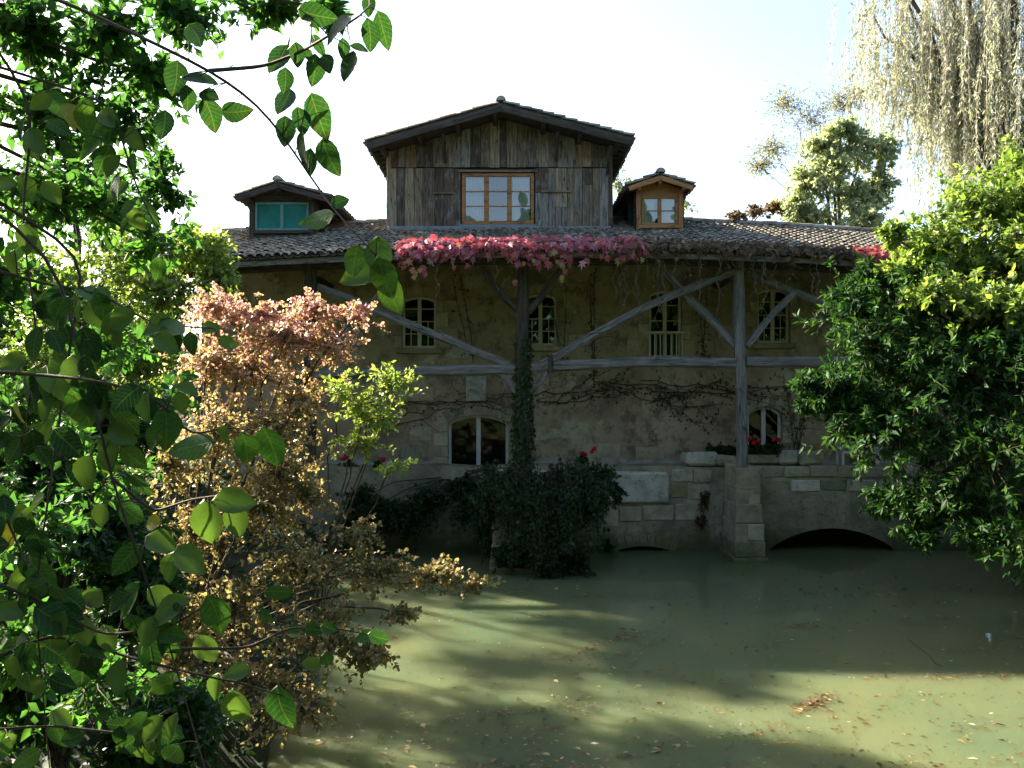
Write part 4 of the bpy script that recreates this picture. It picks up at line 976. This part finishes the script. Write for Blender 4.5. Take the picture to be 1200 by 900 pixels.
def ground_cover():
    m_ = 26000; x = rng.uniform(-16, -2.4, m_); y = rng.uniform(4.5, 24, m_); h = ground_h(x, y); k = (h > .02)
    x, y, h = x[k], y[k], h[k]; m_ = len(x); lift = rng.random(m_)**1.5*.45*(.5+.5*np.sin(x*1.7)*np.sin(y*1.3))
    a = rng.uniform(0, 6.28, m_)
    m2 = 15000; x2 = rng.uniform(-12, 16, m2); y2 = rng.uniform(-6, 7.5, m2); h2 = ground_h(x2, y2); k = (h2 > .02) & ((y2 < 1.5) | (y2 > 4.0)) & (np.hypot(x2, y2) > 1.2)  # unseen near-bank leaves added to darken reflections in the lower panes
    x = np.concatenate([x, x2[k]]); y = np.concatenate([y, y2[k]]); h = np.concatenate([h, h2[k]]); lift = np.concatenate([lift, rng.random(k.sum())*.03]); m_ = len(x); a = rng.uniform(0, 6.28, m_)
    leaf_cloud('ground_ivy', LEAF, np.stack([x, y, h+.02+lift], -1), np.stack([np.cos(a), np.sin(a), rng.normal(-.1, .3, m_)], -1), unit(np.array([0,-.2,1.])+rng.normal(0, .45, (m_, 3))), rng.uniform(.08, .19, m_), rng.random(m_), L_ivy, None, 0, 1.3)
    tag(bpy.data.objects['ground_ivy'], 'dark ivy and ground cover over the pond banks, near bank added to darken pane reflections', 'ground cover')
ground_cover()
for k, (px, py, Y, rx, ry, lab) in enumerate(((60,560,8.2,90,70,'dark tangled undergrowth shrub behind the drooping green leaves'), (150,660,8.,90,80,'low dark shrub between the bronze shrub and the drooping twigs'), (60,780,7.,110,90,'dense dark bush at the foot of the left bank'), (190,850,7.6,90,60,'low ivy-dark bush at the water edge under the bronze shrub'), (110,490,10.,100,70,'mid green bush below the sunlit yellow-green bush'), (20,660,9.,80,90,'shaded green bush rooted behind the drooping twigs near the bank top'))):
    x = PX(px, Y); y = Y+.3
    plant('undergrowth_shrub', lab, 'shrub', (x, y, gh(x, y)), [B(px+rng.uniform(-.5,.5)*rx, py+rng.uniform(-.5,.5)*ry, rx*.6, ry*.6, Y+rng.uniform(-.5,.5), .6) for _ in range(5)],
          170, 14, LEAF, .078, L_green, .03, group='undergrowth on the left bank', droop=.25, tip=.2, twig_r=.004, tmean=.35)

# ---------------------------------------------------------------- drooping foreground tree
trunk = np.array((-3.6, 2.6, gh(-3.6, 2.6)))
ft = thing('foreground_tree', 'green leafy tree whose drooping twigs frame the view close by', 'tree', trunk)
fork = trunk+np.array([0, 0, 2.6])
tubes('trunk', [bez(trunk, (trunk+fork)/2+np.array([.1,.1,0]), fork, 8, .02)], .15, .10, M_bark, ft, 9)
crown_b = [B(35,35,70,45,4.2,.5,1.2), B(130,40,60,45,4.4,.5), B(60,130,70,55,4.4,.5,1.2), B(150,140,50,45,4.6,.5,.7), B(40,230,60,60,4.6,.5), B(120,235,55,45,5,.5,.75), B(190,215,28,45,5,.4,.6), B(215,15,60,24,4.6,.4,.8), B(320,8,55,14,4.4,.3,.5), B(180,90,40,40,4.6,.4,.7), B(-20,330,60,70,4.2,.5), B(175,285,35,30,5.2,.4,.5), B(390,12,22,10,4,.2,.25), B(20,480,60,60,4.2,.5,.8), B(40,620,60,60,4.4,.5,.8), B(110,560,50,50,5,.5,.6), B(30,760,60,60,4.2,.5,.8), B(120,800,60,50,4.6,.5,.7), B(120,400,50,40,5,.5,.6)]
paths, pos, d, n, sz, tw = grow(crown_b, 64, 12, .07, .22, .15, rough=.28)
limbs = [bez(fork, (fork+c)/2+np.array([0,0,.45]), c, 9, .02) for c, r, wt in crown_b]
tubes('limb', limbs, .03, .006, M_bark, ft, 6); tubes('twigs', paths, .004, .002, M_twig, ft, 3, 'stuff')
leaf_cloud('crown', LEAF, pos, d, n, sz, .42+.12*tw+.12*rng.normal(size=len(pos)), L_fore, ft)
side_b = [(np.array(c, float), np.array((.75, .8, .7)), 1.) for c in ((-4.6,4.6,6.4), (-5.2,5.4,7.6), (-4.0,4.0,5.4), (-4.2,3.2,6.6), (-5.6,4.4,5.6), (-6.0,6.0,6.6), (-3.6,2.8,7.2), (-4.8,3.4,4.6))]   # unseen crown lobes left of the view, added to shade the near leaves
paths, pos, d, n, sz, tw = grow(side_b, 75, 12, .085, .22, .15, rough=.28)
tubes('limb', [bez(fork, (fork+c)/2+np.array([0,0,.45]), c, 9, .02) for c, r, wt in side_b], .05, .012, M_bark, ft, 6); tubes('twigs', paths, .004, .002, M_twig, ft, 3, 'stuff')
leaf_cloud('crown', LEAF, pos, d, n, sz, .42+.12*tw+.12*rng.normal(size=len(pos)), L_fore, ft)
stems = [  # (distance, pixels along the twig)
 (2.3, [(-200,-60),(40,-12),(105,15),(180,50),(250,85),(300,120),(340,170),(385,240),(432,290),(440,300)]),
 (2.25, [(245,83),(310,78),(350,62),(385,42),(420,20),(436,4)]),
 (2.4, [(-150,150),(60,290),(90,400),(110,470),(130,560),(175,690),(200,760),(245,915)]),
 (2.3, [(-180,420),(-10,436),(60,440),(130,448),(190,470),(222,512),(265,500),(305,505)]),
 (2.5, [(-150,480),(0,590),(30,660),(55,690)]),
 (2.35, [(-120,640),(40,700),(120,745),(200,735),(255,700)]),
 (2.8, [(-100,-80),(40,120),(25,260),(45,400),(20,560)]),
 (2.6, [(-60,200),(100,300),(80,420),(60,560),(40,700),(60,920)]),
 (2.45, [(-60,800),(60,740),(150,770),(230,790),(280,800),(330,815)]),
 (2.9, [(-60,60),(130,120),(160,220),(200,300)]),
 (2.55, [(130,560),(180,600),(225,585),(260,580)]),
 (2.9, [(200,760),(290,760),(340,735),(385,735),(440,745)]),
 (2.5, [(-60,300),(40,330),(120,345),(180,380),(250,385)]),
 (3.0, [(-80,860),(60,850),(150,860),(200,830)]),
]
stem_paths = []
for Y, pts in stems:
    p3 = np.array([P(px, py, Y+.12*math.sin(i*1.3)) for i, (px, py) in enumerate(pts)])
    s_ = np.linspace(0, len(pts)-1, 26); i0 = np.minimum(s_.astype(int), len(pts)-2); fr = (s_-i0)[:, None]
    q = p3[i0]*(1-fr)+p3[i0+1]*fr
    for _ in range(2): q[1:-1] = (q[:-2]+q[1:-1]*2+q[2:])/4
    stem_paths.append(q)
tubes('stem', stem_paths, .006, .0018, M_twig, ft, 5)
tubes('limb', [bez(fork, (fork+q[0])/2+np.array([0,0,.3]), q[0], 10, .01) for i, q in enumerate(stem_paths) if i not in (1, 10, 11)], .022, .006, M_bark, ft, 6)
near = [(453,32,38,60,.4),(433,41,34,85,.35),(432,6,24,95,.4),(407,76,36,110,.35),(382,74,26,70,.3),(368,82,34,95,.35),(402,57,22,90,.3),(421,56,20,10,.35),(362,65,15,60,.4),(325,67,38,120,.3),(347,63,28,80,.35),(375,50,25,40,.4),(396,25,40,150,.4),(367,15,40,20,.45),(346,31,45,160,.4),
 (333,94,28,95,.35),(332,117,36,110,.3),(377,132,48,60,.4),(352,141,32,75,.35),(333,153,34,90,.3),(349,176,42,110,.45),(362,190,30,100,.35),(385,182,40,70,.4),(372,258,42,165,.85),(399,237,24,-30,.3),(417,306,38,100,.8),(446,300,46,80,.85),(427,321,56,165,.5),(452,325,48,70,.85),(461,345,44,72,.84),
 (271,130,34,10,.45),(246,135,38,75,.3),(219,115,28,90,.25),(204,90,40,95,.3),(233,92,40,5,.3),(244,112,26,20,.3),(227,40,36,60,.35),(190,145,34,95,.35),
 (225,525,52,165,.75),(265,510,28,95,.5),(287,527,42,88,.7),(315,525,50,78,.72),(244,612,52,85,.55),(275,588,46,5,.55),(277,610,40,80,.6),(177,612,26,170,1.),(148,490,46,60,.85),(94,479,52,75,.7),(131,527,46,100,.6),(15,427,38,170,.5),(219,456,26,20,.5),(212,472,26,80,.5),(246,385,24,0,.5),(267,402,22,20,.5),(225,400,24,70,.45),(181,388,26,-20,.5),
 (96,775,64,100,.4),(223,656,44,40,.6),(251,722,48,75,.7),(242,760,38,60,.6),(64,722,52,20,.45),(189,637,42,20,.5),(151,656,40,120,.45),(278,828,48,85,.6),(329,832,52,80,.4),(278,788,30,170,.6),(253,805,30,100,.5),(365,777,24,170,.6),(368,739,24,20,.35),(344,739,22,170,.6),(385,737,20,10,.35),(327,696,34,10,.35),(310,722,20,60,.4),(444,745,24,10,.4),(427,745,22,165,.7),(385,775,24,80,.4),(19,783,34,90,.5),(26,760,42,0,.5),(190,700,36,30,.5),(200,665,34,100,.5),(160,735,36,60,.4),(110,700,38,140,.5)]
allp = np.concatenate(stem_paths)
apx = 600+allp[:, 0]/allp[:, 1]*F; apy = 450-(allp[:, 2]-CZ)/allp[:, 1]*F
extra = []
for si in (2, 3, 4, 5, 6, 7, 8, 9, 12, 13):
    q = stem_paths[si]
    for _ in range(24):
        k = rng.integers(6, 25); a_ = 600+q[k, 0]/q[k, 1]*F; b_ = 450-(q[k, 2]-CZ)/q[k, 1]*F
        th = rng.uniform(0, 360); r_ = rng.uniform(14, 42)
        cx, cy = a_+r_*math.cos(R(th)), b_+abs(r_*math.sin(R(th)))*.7+4
        if cx > 205 or (cy < 250 and cx > 190): continue
        extra.append((cx, cy, rng.uniform(28, 46)*2.4/q[k, 1], math.degrees(math.atan2(cy-b_+12, cx-a_))+rng.normal(0, 18), float(np.clip(rng.normal(.5, .17), .1, .98))))
pos, d, n, sz, tt, pet = [], [], [], [], [], []
for (cx, cy, L, ang, tone) in near+extra:
    k = int(np.argmin((apx-cx)**2+(apy-cy)**2)); Y = allp[k, 1]+rng.normal(0, .05)
    dv = np.array((math.cos(R(ang)), rng.normal(0, .28), -math.sin(R(ang)))); dv = dv/np.linalg.norm(dv)
    L3 = L/F*Y*1.08; c3 = np.array(P(cx, cy, Y)); b3 = c3-dv*L3*.5
    pos.append(b3); d.append(dv); sz.append(L3); tt.append(tone)
    n.append(unit(np.array((rng.normal(0, .35), -1., rng.normal(.45, .4)))))
    pet.append(bez(allp[k], allp[k]*.4+b3*.6+np.array([0, 0, .012]), b3+dv*L3*.05, 6))
tubes('petioles', pet, .0016, .0009, M_twig, ft, 4, 'stuff')
leaf_cloud('leaf_remainder', BIG, pos, d, n, sz, tt, L_near, ft, 300, 1.05)

# ---------------------------------------------------------------- climbers on the house
def creeper_strip(name, label, px0, px1, y_up, y_dn, nleaf, size, mat, tint, n_ind, strands=0, dens=None, hang=1.):
    root = thing(name, label, 'creeper', (PX((px0+px1)/2, EY), EY, EZ-.2))
    x = rng.uniform(PX(px0, EY), PX(px1, EY), nleaf); t = rng.random(nleaf); ez = np.array([roof_z(a, EY) for a in x])
    lump = .6+.3*np.sin(x*2.3)+.25*np.sin(x*5.1+1)+.25*np.sin(x*11.7)+.25*rng.normal(size=nleaf)
    up = rng.random(nleaf) < y_up/(y_up+y_dn)
    s = t**1.3*np.where(up, y_up, y_dn)*np.clip(lump, .12, 1.5)
    y = np.where(up, EY-.05+s, EY-.16+rng.normal(0, .06, nleaf)); z = np.where(up, ez+s*SL+.13+rng.random(nleaf)*.1, ez+.12-s*hang)
    pos = np.stack([x, y, z], -1)
    d = unit(np.stack([rng.normal(0, .5, nleaf), -rng.random(nleaf)*.8, -np.ones(nleaf)*.9], -1)); n = unit(np.stack([rng.normal(0, .4, nleaf), -np.ones(nleaf), rng.normal(.6, .4, nleaf)], -1))
    sz = size*rng.uniform(.65, 1.25, nleaf)
    leaf_cloud('foliage', PALM, pos, d, n, sz, tint(x, z-ez, nleaf), mat, root, n_ind)
    vx = np.linspace(PX(px0, EY), PX(px1, EY), 14); 
    tubes('stem', [[(a, EY+.0+.1*math.sin(a*3+k), roof_z(a, EY)+.10+.05*math.sin(a*4+k*2)) for a in vx] for k in range(3)], .018, .012, M_twig, root, 4)
    if strands:
        pp = []
        for _ in range(strands):
            a = rng.uniform(PX(px0, EY), PX(px1, EY)); L = rng.uniform(.3, 1.9); z0 = roof_z(a, EY)
            pp.append([(a+.05*math.sin(q*1.7+a)+.03*rng.normal(), EY-.05+.05*rng.normal(), z0-L*q/9) for q in range(10)])
        tubes('strands', pp, .008, .004, M_pale_twig, root, 3, 'stuff')
        pl = np.array(pp).reshape(-1, 3); pl = pl[rng.random(len(pl)) < .5]
        m_ = len(pl); leaf_cloud('strand_leaves', LEAF, pl, unit(np.array([0,0,-1.])+rng.normal(0, .5, (m_, 3))), rng.normal(size=(m_, 3)), rng.uniform(.05, .12, m_), rng.random(m_), L_dry, root)
    return root
def red_tint(x, dz, n):
    px = 600+x/EY*F
    return np.clip(.68+rng.normal(0, .2, n)-np.clip(-dz-.05, 0, 1)*.6-np.clip((px-690)/90, 0, 1)*.25*(dz < .05), 0, 1)
creeper_strip('creeper', 'crimson creeper spilling over the tiled eave below the wide dormer', 466, 757, .75, .62, 950, .20, L_red, red_tint, 300, 10)
creeper_strip('creeper', 'brown withered creeper with hanging strands along the eave above the grey post', 715, 1000, .42, .34, 480, .15, L_dry, lambda x, dz, n: np.clip(rng.normal(.4, .25, n), 0, 1), 0, 46)
creeper_strip('creeper', 'small red creeper clump at the right end of the eave beside the sunlit shrub', 1004, 1066, .4, .5, 230, .2, L_red, lambda x, dz, n: np.clip(rng.normal(.5, .12, n), 0, 1), 60, 3)
plant('ridge_creeper', 'rusty creeper tuft growing over the roof ridge', 'creeper', (PX(880, RY), RY, roof_z(PX(880, RY), RY)), [B(885,247,18,7,RY,.3), B(905,243,14,7,RY,.25), B(862,252,14,5,RY,.25)], 30, 9, LEAF, .14, L_dry, .02, tmean=.7)

# ivy on the dark post
def post_ivy():
    root = thing('ivy', 'green ivy wrapped around the dark timber post', 'ivy', (PX(613, TY), TY, pz))
    n_ = 1500; py = 548-rng.random(n_)**1.25*150; a = rng.uniform(0, 6.28, n_); r_ = .19+.10*np.clip((py-420)/110, 0, 1)*rng.random(n_)+.02*rng.random(n_)
    x = PX(613, TY)+r_*np.cos(a); y = TY+r_*np.sin(a); z = CZ-(py-450)/F*TY
    pos = np.stack([x, y, z], -1); out = np.stack([np.cos(a), np.sin(a), np.zeros(n_)], -1)
    leaf_cloud('foliage', LEAF, pos, unit(np.array([0,0,-.8])+rng.normal(0, .5, pos.shape)), unit(out+rng.normal(0, .35, pos.shape)), rng.uniform(.07, .13, n_), np.clip(.75+rng.normal(0, .2, n_), 0, 1), L_ivy, root, 0, 1.3)
    tubes('stem', [[(PX(613, TY)+.18*math.cos(k*2.1+q*.5), TY+.18*math.sin(k*2.1+q*.5), pz+q*.33) for q in range(13)] for k in range(3)], .018, .008, M_twig, root, 4)
post_ivy()
def wall_vine():
    root = thing('wall_vine', 'leafless brown vine stems trained across the plaster wall', 'vine', (PX(800, WY), WY, 1.9))
    pp = []
    def run(a, b_, K=14, sagy=4, wob=5):
        t = np.linspace(0, 1, K); px = a[0]+(b_[0]-a[0])*t; py = a[1]+(b_[1]-a[1])*t+sagy*np.sin(np.pi*t)+np.concatenate([[0], rng.normal(0, wob*.4, K-2), [0]])
        return [(PX(u, WY-.04), WY-.03-.02*rng.random(), PZ(v, WY-.04)) for u, v in zip(px, py)]
    for a, b_ in (((625,465),(760,452)), ((760,452),(960,440)), ((650,470),(740,440)), ((700,448),(860,470)), ((760,470),(850,446)), ((780,455),(830,500)), ((470,475),(606,465)), ((440,500),(540,470)), ((540,470),(600,480)), ((690,450),(690,330)), ((658,420),(645,330)), ((840,450),(930,465)), ((930,540),(950,440)), ((940,540),(920,450)), ((560,420),(540,330)), ((820,420),(818,330))):
        for k in range(2): pp.append(run((a[0]+rng.normal(0,5), a[1]+rng.normal(0,4)), (b_[0]+rng.normal(0,8), b_[1]+rng.normal(0,6)), sagy=rng.uniform(-6, 14)))
    tubes('stem', pp, .014, .006, M_twig, root, 4)
    fine = []
    for _ in range(90):
        q = pp[rng.integers(len(pp))]; k = rng.integers(0, 13); s0 = np.array(q[k]); e = s0+np.array([rng.normal(0, .5), 0, rng.normal(-.1, .25)])
        fine.append(bez(s0, (s0+e)/2+rng.normal(0, .1, 3)*np.array([1,.1,1]), e, 6, .01))
    tubes('shoots', fine, .008, .003, M_twig, root, 3, 'stuff')
    pl = np.array(pp).reshape(-1, 3); pl = np.repeat(pl, 3, 0)+rng.normal(0, .12, (len(pl)*3, 3))*np.array([1,.2,1]); pl[:, 1] = np.minimum(pl[:, 1], WY-.05)
    k = (pl[:, 0] > PX(690, WY)) | (rng.random(len(pl)) < .25); pl = pl[k]; m_ = len(pl)
    leaf_cloud('sparse_leaves', LEAF, pl, unit(np.array([0,0,-1.])+rng.normal(0, .6, (m_, 3))), unit(np.array([0,-1.,.3])+rng.normal(0, .4, (m_, 3))), rng.uniform(.05, .11, m_), rng.random(m_), L_ivy, root)
wall_vine()

# ---------------------------------------------------------------- dark planting on the wall top and ivy falling to the water
gz0 = 2.2
plant('dark_shrub', 'dark evergreen bush hanging over the wall under the arched door', 'shrub', (PX(540, RW), RW+.2, 1.86),
      [B(540,572,32,18,22,.5), B(590,575,30,22,21.6,.6), B(500,585,30,20,22,.5), B(480,605,30,26,21.9,.5), B(450,600,34,28,21.8,.5), B(425,585,28,22,22,.5,.8), B(410,615,25,22,21.8,.5,.7), B(555,600,28,18,21.8,.5,.8), B(605,560,28,16,20.3,.45), B(645,564,30,16,20.3,.45), B(570,585,30,22,20.5,.5), B(625,590,40,20,20.0,.3)], 150, 16, LEAF, .10, L_ivy, .03, n_ind=0, tmean=.45, droop=.35, tip=.1)
plant('rose_bush', 'dark bush with open sprigs rising beside the ivy-wrapped post', 'shrub', (PX(680, RW), RW+.2, 1.86),
      [B(675,560,32,20,21.9,.5), B(705,560,18,16,22,.4,.7), B(650,575,24,18,21.6,.5), B(690,590,22,20,21.8,.4,.8)], 90, 14, LEAF, .11, L_ivy, .025, tmean=.5, droop=.15, tip=.15)
def ivy_fall():
    root = plant('ivy', 'dark curtain of ivy falling from the terrace down to the pond', 'ivy', (PX(630, 20.2), 20.25, 1.9),
        [B(600,580,32,26,20.3,.4), B(650,588,36,30,20.1,.5), B(690,590,24,24,20.6,.5), B(720,572,14,14,21,.4,.4), B(636,630,40,34,19.8,.4), B(598,645,26,22,20.,.4,.7), B(672,655,24,22,19.9,.4,.7), B(572,612,22,24,20.6,.4,.7), B(630,565,40,14,20.4,.4), B(645,672,22,12,19.6,.3,.4)],
        170, 16, LEAF, .085, L_ivy, .02, tmean=.35, tsd=.22, droop=.7, tip=.1, rough=.3, width=1.25)
    m_ = 240; a = np.clip(rng.normal(PX(634, 20.2), .75, m_), PX(566, 20.2), PX(712, 20.2)); L = 2.6*rng.beta(2.2, 1.6, m_)*(1-.35*np.abs(a-PX(634, 20.2))); K = 8; t = np.linspace(0, 1, K)
    bulge = np.sqrt(np.clip(1-((a-PX(636, 20.2))/1.6)**2, 0.05, 1)); z0 = 2.3+rng.normal(0, .15, m_)
    pth = np.stack([np.stack([a+.12*np.sin(q*5+a*9)+.1*q*rng.normal(size=m_), 20.45-bulge*(.38+.6*q)-.2*rng.random(m_), np.maximum(z0-L*q, .03)], -1) for q in t], 1)
    tubes('strands', pth, .008, .004, M_twig, root, 3, 'stuff')
    lp = 26; tl = rng.random((m_, lp))*(K-1.001); i0 = tl.astype(int); fr = (tl-i0)[..., None]; ar = np.arange(m_)[:, None]
    p = (pth[ar, i0]*(1-fr)+pth[ar, i0+1]*fr).reshape(-1, 3)+rng.normal(0, .05, (m_*lp, 3)); p[:, 2] = np.maximum(p[:, 2], .02)
    leaf_cloud('foliage', LEAF, p, unit(np.array([0,-.2,-1.])+rng.normal(0, .5, p.shape)), unit(np.array([0,-1.,.5])+rng.normal(0, .5, p.shape)), rng.uniform(.04, .12, len(p)), np.clip(np.repeat(.4+.25*rng.normal(size=m_), lp)+rng.normal(0, .15, len(p)), 0, 1), L_ivy, root, 0, 1.25)
ivy_fall()
plant('wall_weed', 'dry brown weed growing out of the wall beside the pier', 'plant', (PX(828, RW-.1), RW-.06, PZ(590, RW)), [B(826,585,9,16,RW-.2,.14), B(822,610,8,10,RW-.2,.12)], 40, 8, LEAF, .08, L_dry, .012, tmean=.2, droop=.5, twig_r=.004)
plant('wall_weed', 'small green weed rooted at the water line by the low arch', 'plant', (PX(712, RW-.1), RW-.06, .1), [B(712,640,8,8,RW-.2,.12)], 14, 6, LANCE, .16, L_ever, .01, droop=.5, twig_r=.004)
def geranium(label, px, py, Y, r_px, nfl, trough=None):
    p = P(px, py, Y); root = thing('geranium', label, 'flowers', (p.x, Y, p.z-.25), 'geraniums on the terrace')
    m = MB(); ns = 12; hw = trough or .17
    if trough:
        m.add(*chamfer_block(p.x-hw, p.x+hw, Y-.12, Y+.12, p.z-.3, p.z-.08, .02, .004)); m.obj('trough', M_stone, root)
    else:
        V_ = [(p.x+rr*math.cos(a), Y+rr*math.sin(a), zz) for zz, rr in ((p.z-.33,.1), (p.z-.12,.15), (p.z-.09,.165), (p.z-.06,.165), (p.z-.09,.13)) for a in np.linspace(0, 2*math.pi, ns+1)[:-1]]
        m.add(V_, [(k*ns+i, k*ns+(i+1) % ns, (k+1)*ns+(i+1) % ns, (k+1)*ns+i) for k in range(4) for i in range(ns)]+[tuple(4*ns+i for i in range(ns))]); m.obj('pot', M_clay, root)
    bl = [(np.array((p.x+o, Y, p.z+.05)), np.array((.2, .18, .17)), 1.) for o in (np.linspace(-hw*.8, hw*.8, 4) if trough else (0,))]
    paths, pos, d, n, sz, tw = grow(bl, 45, 6, .075); tubes('stem', paths, .006, .004, M_twig, root, 3)
    leaf_cloud('foliage', ROUND, pos, d, n, sz, .75+.12*rng.normal(size=len(pos)), L_ivy, root, 0, 1.3)
    for k in range(nfl):
        c = bl[rng.integers(len(bl))][0]+np.array((rng.normal(0, .12), -.12+rng.normal(0, .05), .14+rng.random()*.14))
        V_ = []; na, nb_ = 9, 5
        for q in range(nb_+1):
            for w_ in range(na):
                r_ = .062*(1+.28*rng.normal()); ph, th = math.pi*q/nb_, 2*math.pi*w_/na; V_.append((c[0]+r_*math.sin(ph)*math.cos(th), c[1]+r_*math.sin(ph)*math.sin(th), c[2]+r_*.8*math.cos(ph)))
        fl = [(q*na+w_, (q+1)*na+w_, (q+1)*na+(w_+1) % na, q*na+(w_+1) % na) for q in range(nb_) for w_ in range(na)]
        link(bpy.data.objects.new('flower_head', mesh_np('flower_head', V_, np.array(fl).ravel(), [4]*len(fl), L_flower, False, rng.random(len(V_)))), root)

geranium('potted red geranium behind the bronze shrub on the terrace', 408, 549, 22.9, 10, 3)
geranium('potted red geranium with two blooms left of the arched door', 442, 549, 22.9, 10, 2)
geranium('potted geranium with red blooms among the dark bush right of the ivy post', 681, 541, 22.2, 10, 4)
geranium('clay trough of red geraniums under the small arched window', 893, 529, 23.0, 10, 6, .45)
geranium('trough of green geraniums with few blooms left of the grey post', 846, 530, 23.1, 10, 1, .36)

# ---------------------------------------------------------------- white garden table half hidden by the laurel
tx, ty = PX(1003, 23.4), 23.3; tb = thing('garden_table', 'white garden table on the terrace half hidden by the dark laurel', 'table', (tx, ty, 1.85))
m = MB(); m.add(*chamfer_block(tx-.55, tx+.55, ty-.32, ty+.32, 2.58, 2.63, .015, .002)); m.obj('table_top', M_white, tb)
m = MB(); m.add(*chamfer_block(tx-.48, tx+.48, ty-.27, ty-.24, 2.48, 2.579, .006, .001)); m.obj('apron', M_white, tb)
for sx in (-1, 1):
    for sy in (-1, 1): m = MB(); m.add(*chamfer_block(tx+sx*.46-.03, tx+sx*.46+.03, ty+sy*.2-.03, ty+sy*.2+.03, 1.85, 2.579, .006, .001)); m.obj('leg', M_white, tb)

# ---------------------------------------------------------------- on the water
n_ = 2600; Y = 1/rng.uniform(1/21.5, 1/9.0, n_); x = rng.uniform(-.42, .64, n_)*Y
for _ in range(85):                        # rafts and drift lines
    cy = 1/rng.uniform(1/20.5, 1/9.3); cx = rng.uniform(-.35, .62)*cy; m_ = int(rng.exponential(32))+6; th = rng.normal(.15, .35); l_ = rng.normal(0, rng.uniform(.15, .8), m_); w_ = rng.normal(0, .06+.08*rng.random(), m_)
    x = np.concatenate([x, cx+l_*math.cos(th)-w_*math.sin(th)]); Y = np.concatenate([Y, cy+l_*math.sin(th)+w_*math.cos(th)])
k = (ground_h(x, Y) < -.1); x, Y = x[k], Y[k]; m_ = len(x); a = rng.uniform(0, 6.28, m_)
leaf_cloud('floating_leaves', LEAF, np.stack([x, Y, np.full(m_, .012)], -1), np.stack([np.cos(a), np.sin(a), rng.normal(0, .08, m_)], -1), unit(np.array([0,0,1.])+rng.normal(0, .12, (m_, 3))), np.clip(rng.lognormal(-3.05, .5, m_), .02, .15), np.clip(rng.beta(1.2, 2.0, m_), 0, 1), L_float, None, 0, 1.)
tag(bpy.data.objects['floating_leaves'], 'scattered brown and yellow leaves floating on the pond', 'leaves')
p0 = np.array((PX(1082, 13.6), 13.6, -.05)); o = tubes('twig', [bez(p0+np.array([.25,-.3,0]), p0+np.array([.05,-.05,.12]), p0+np.array([-.15,.2,.35]), 7, .01)], .014, .006, M_twig, None, 5); tag(o, 'bare dark twig poking out of the shaded water', 'twig')
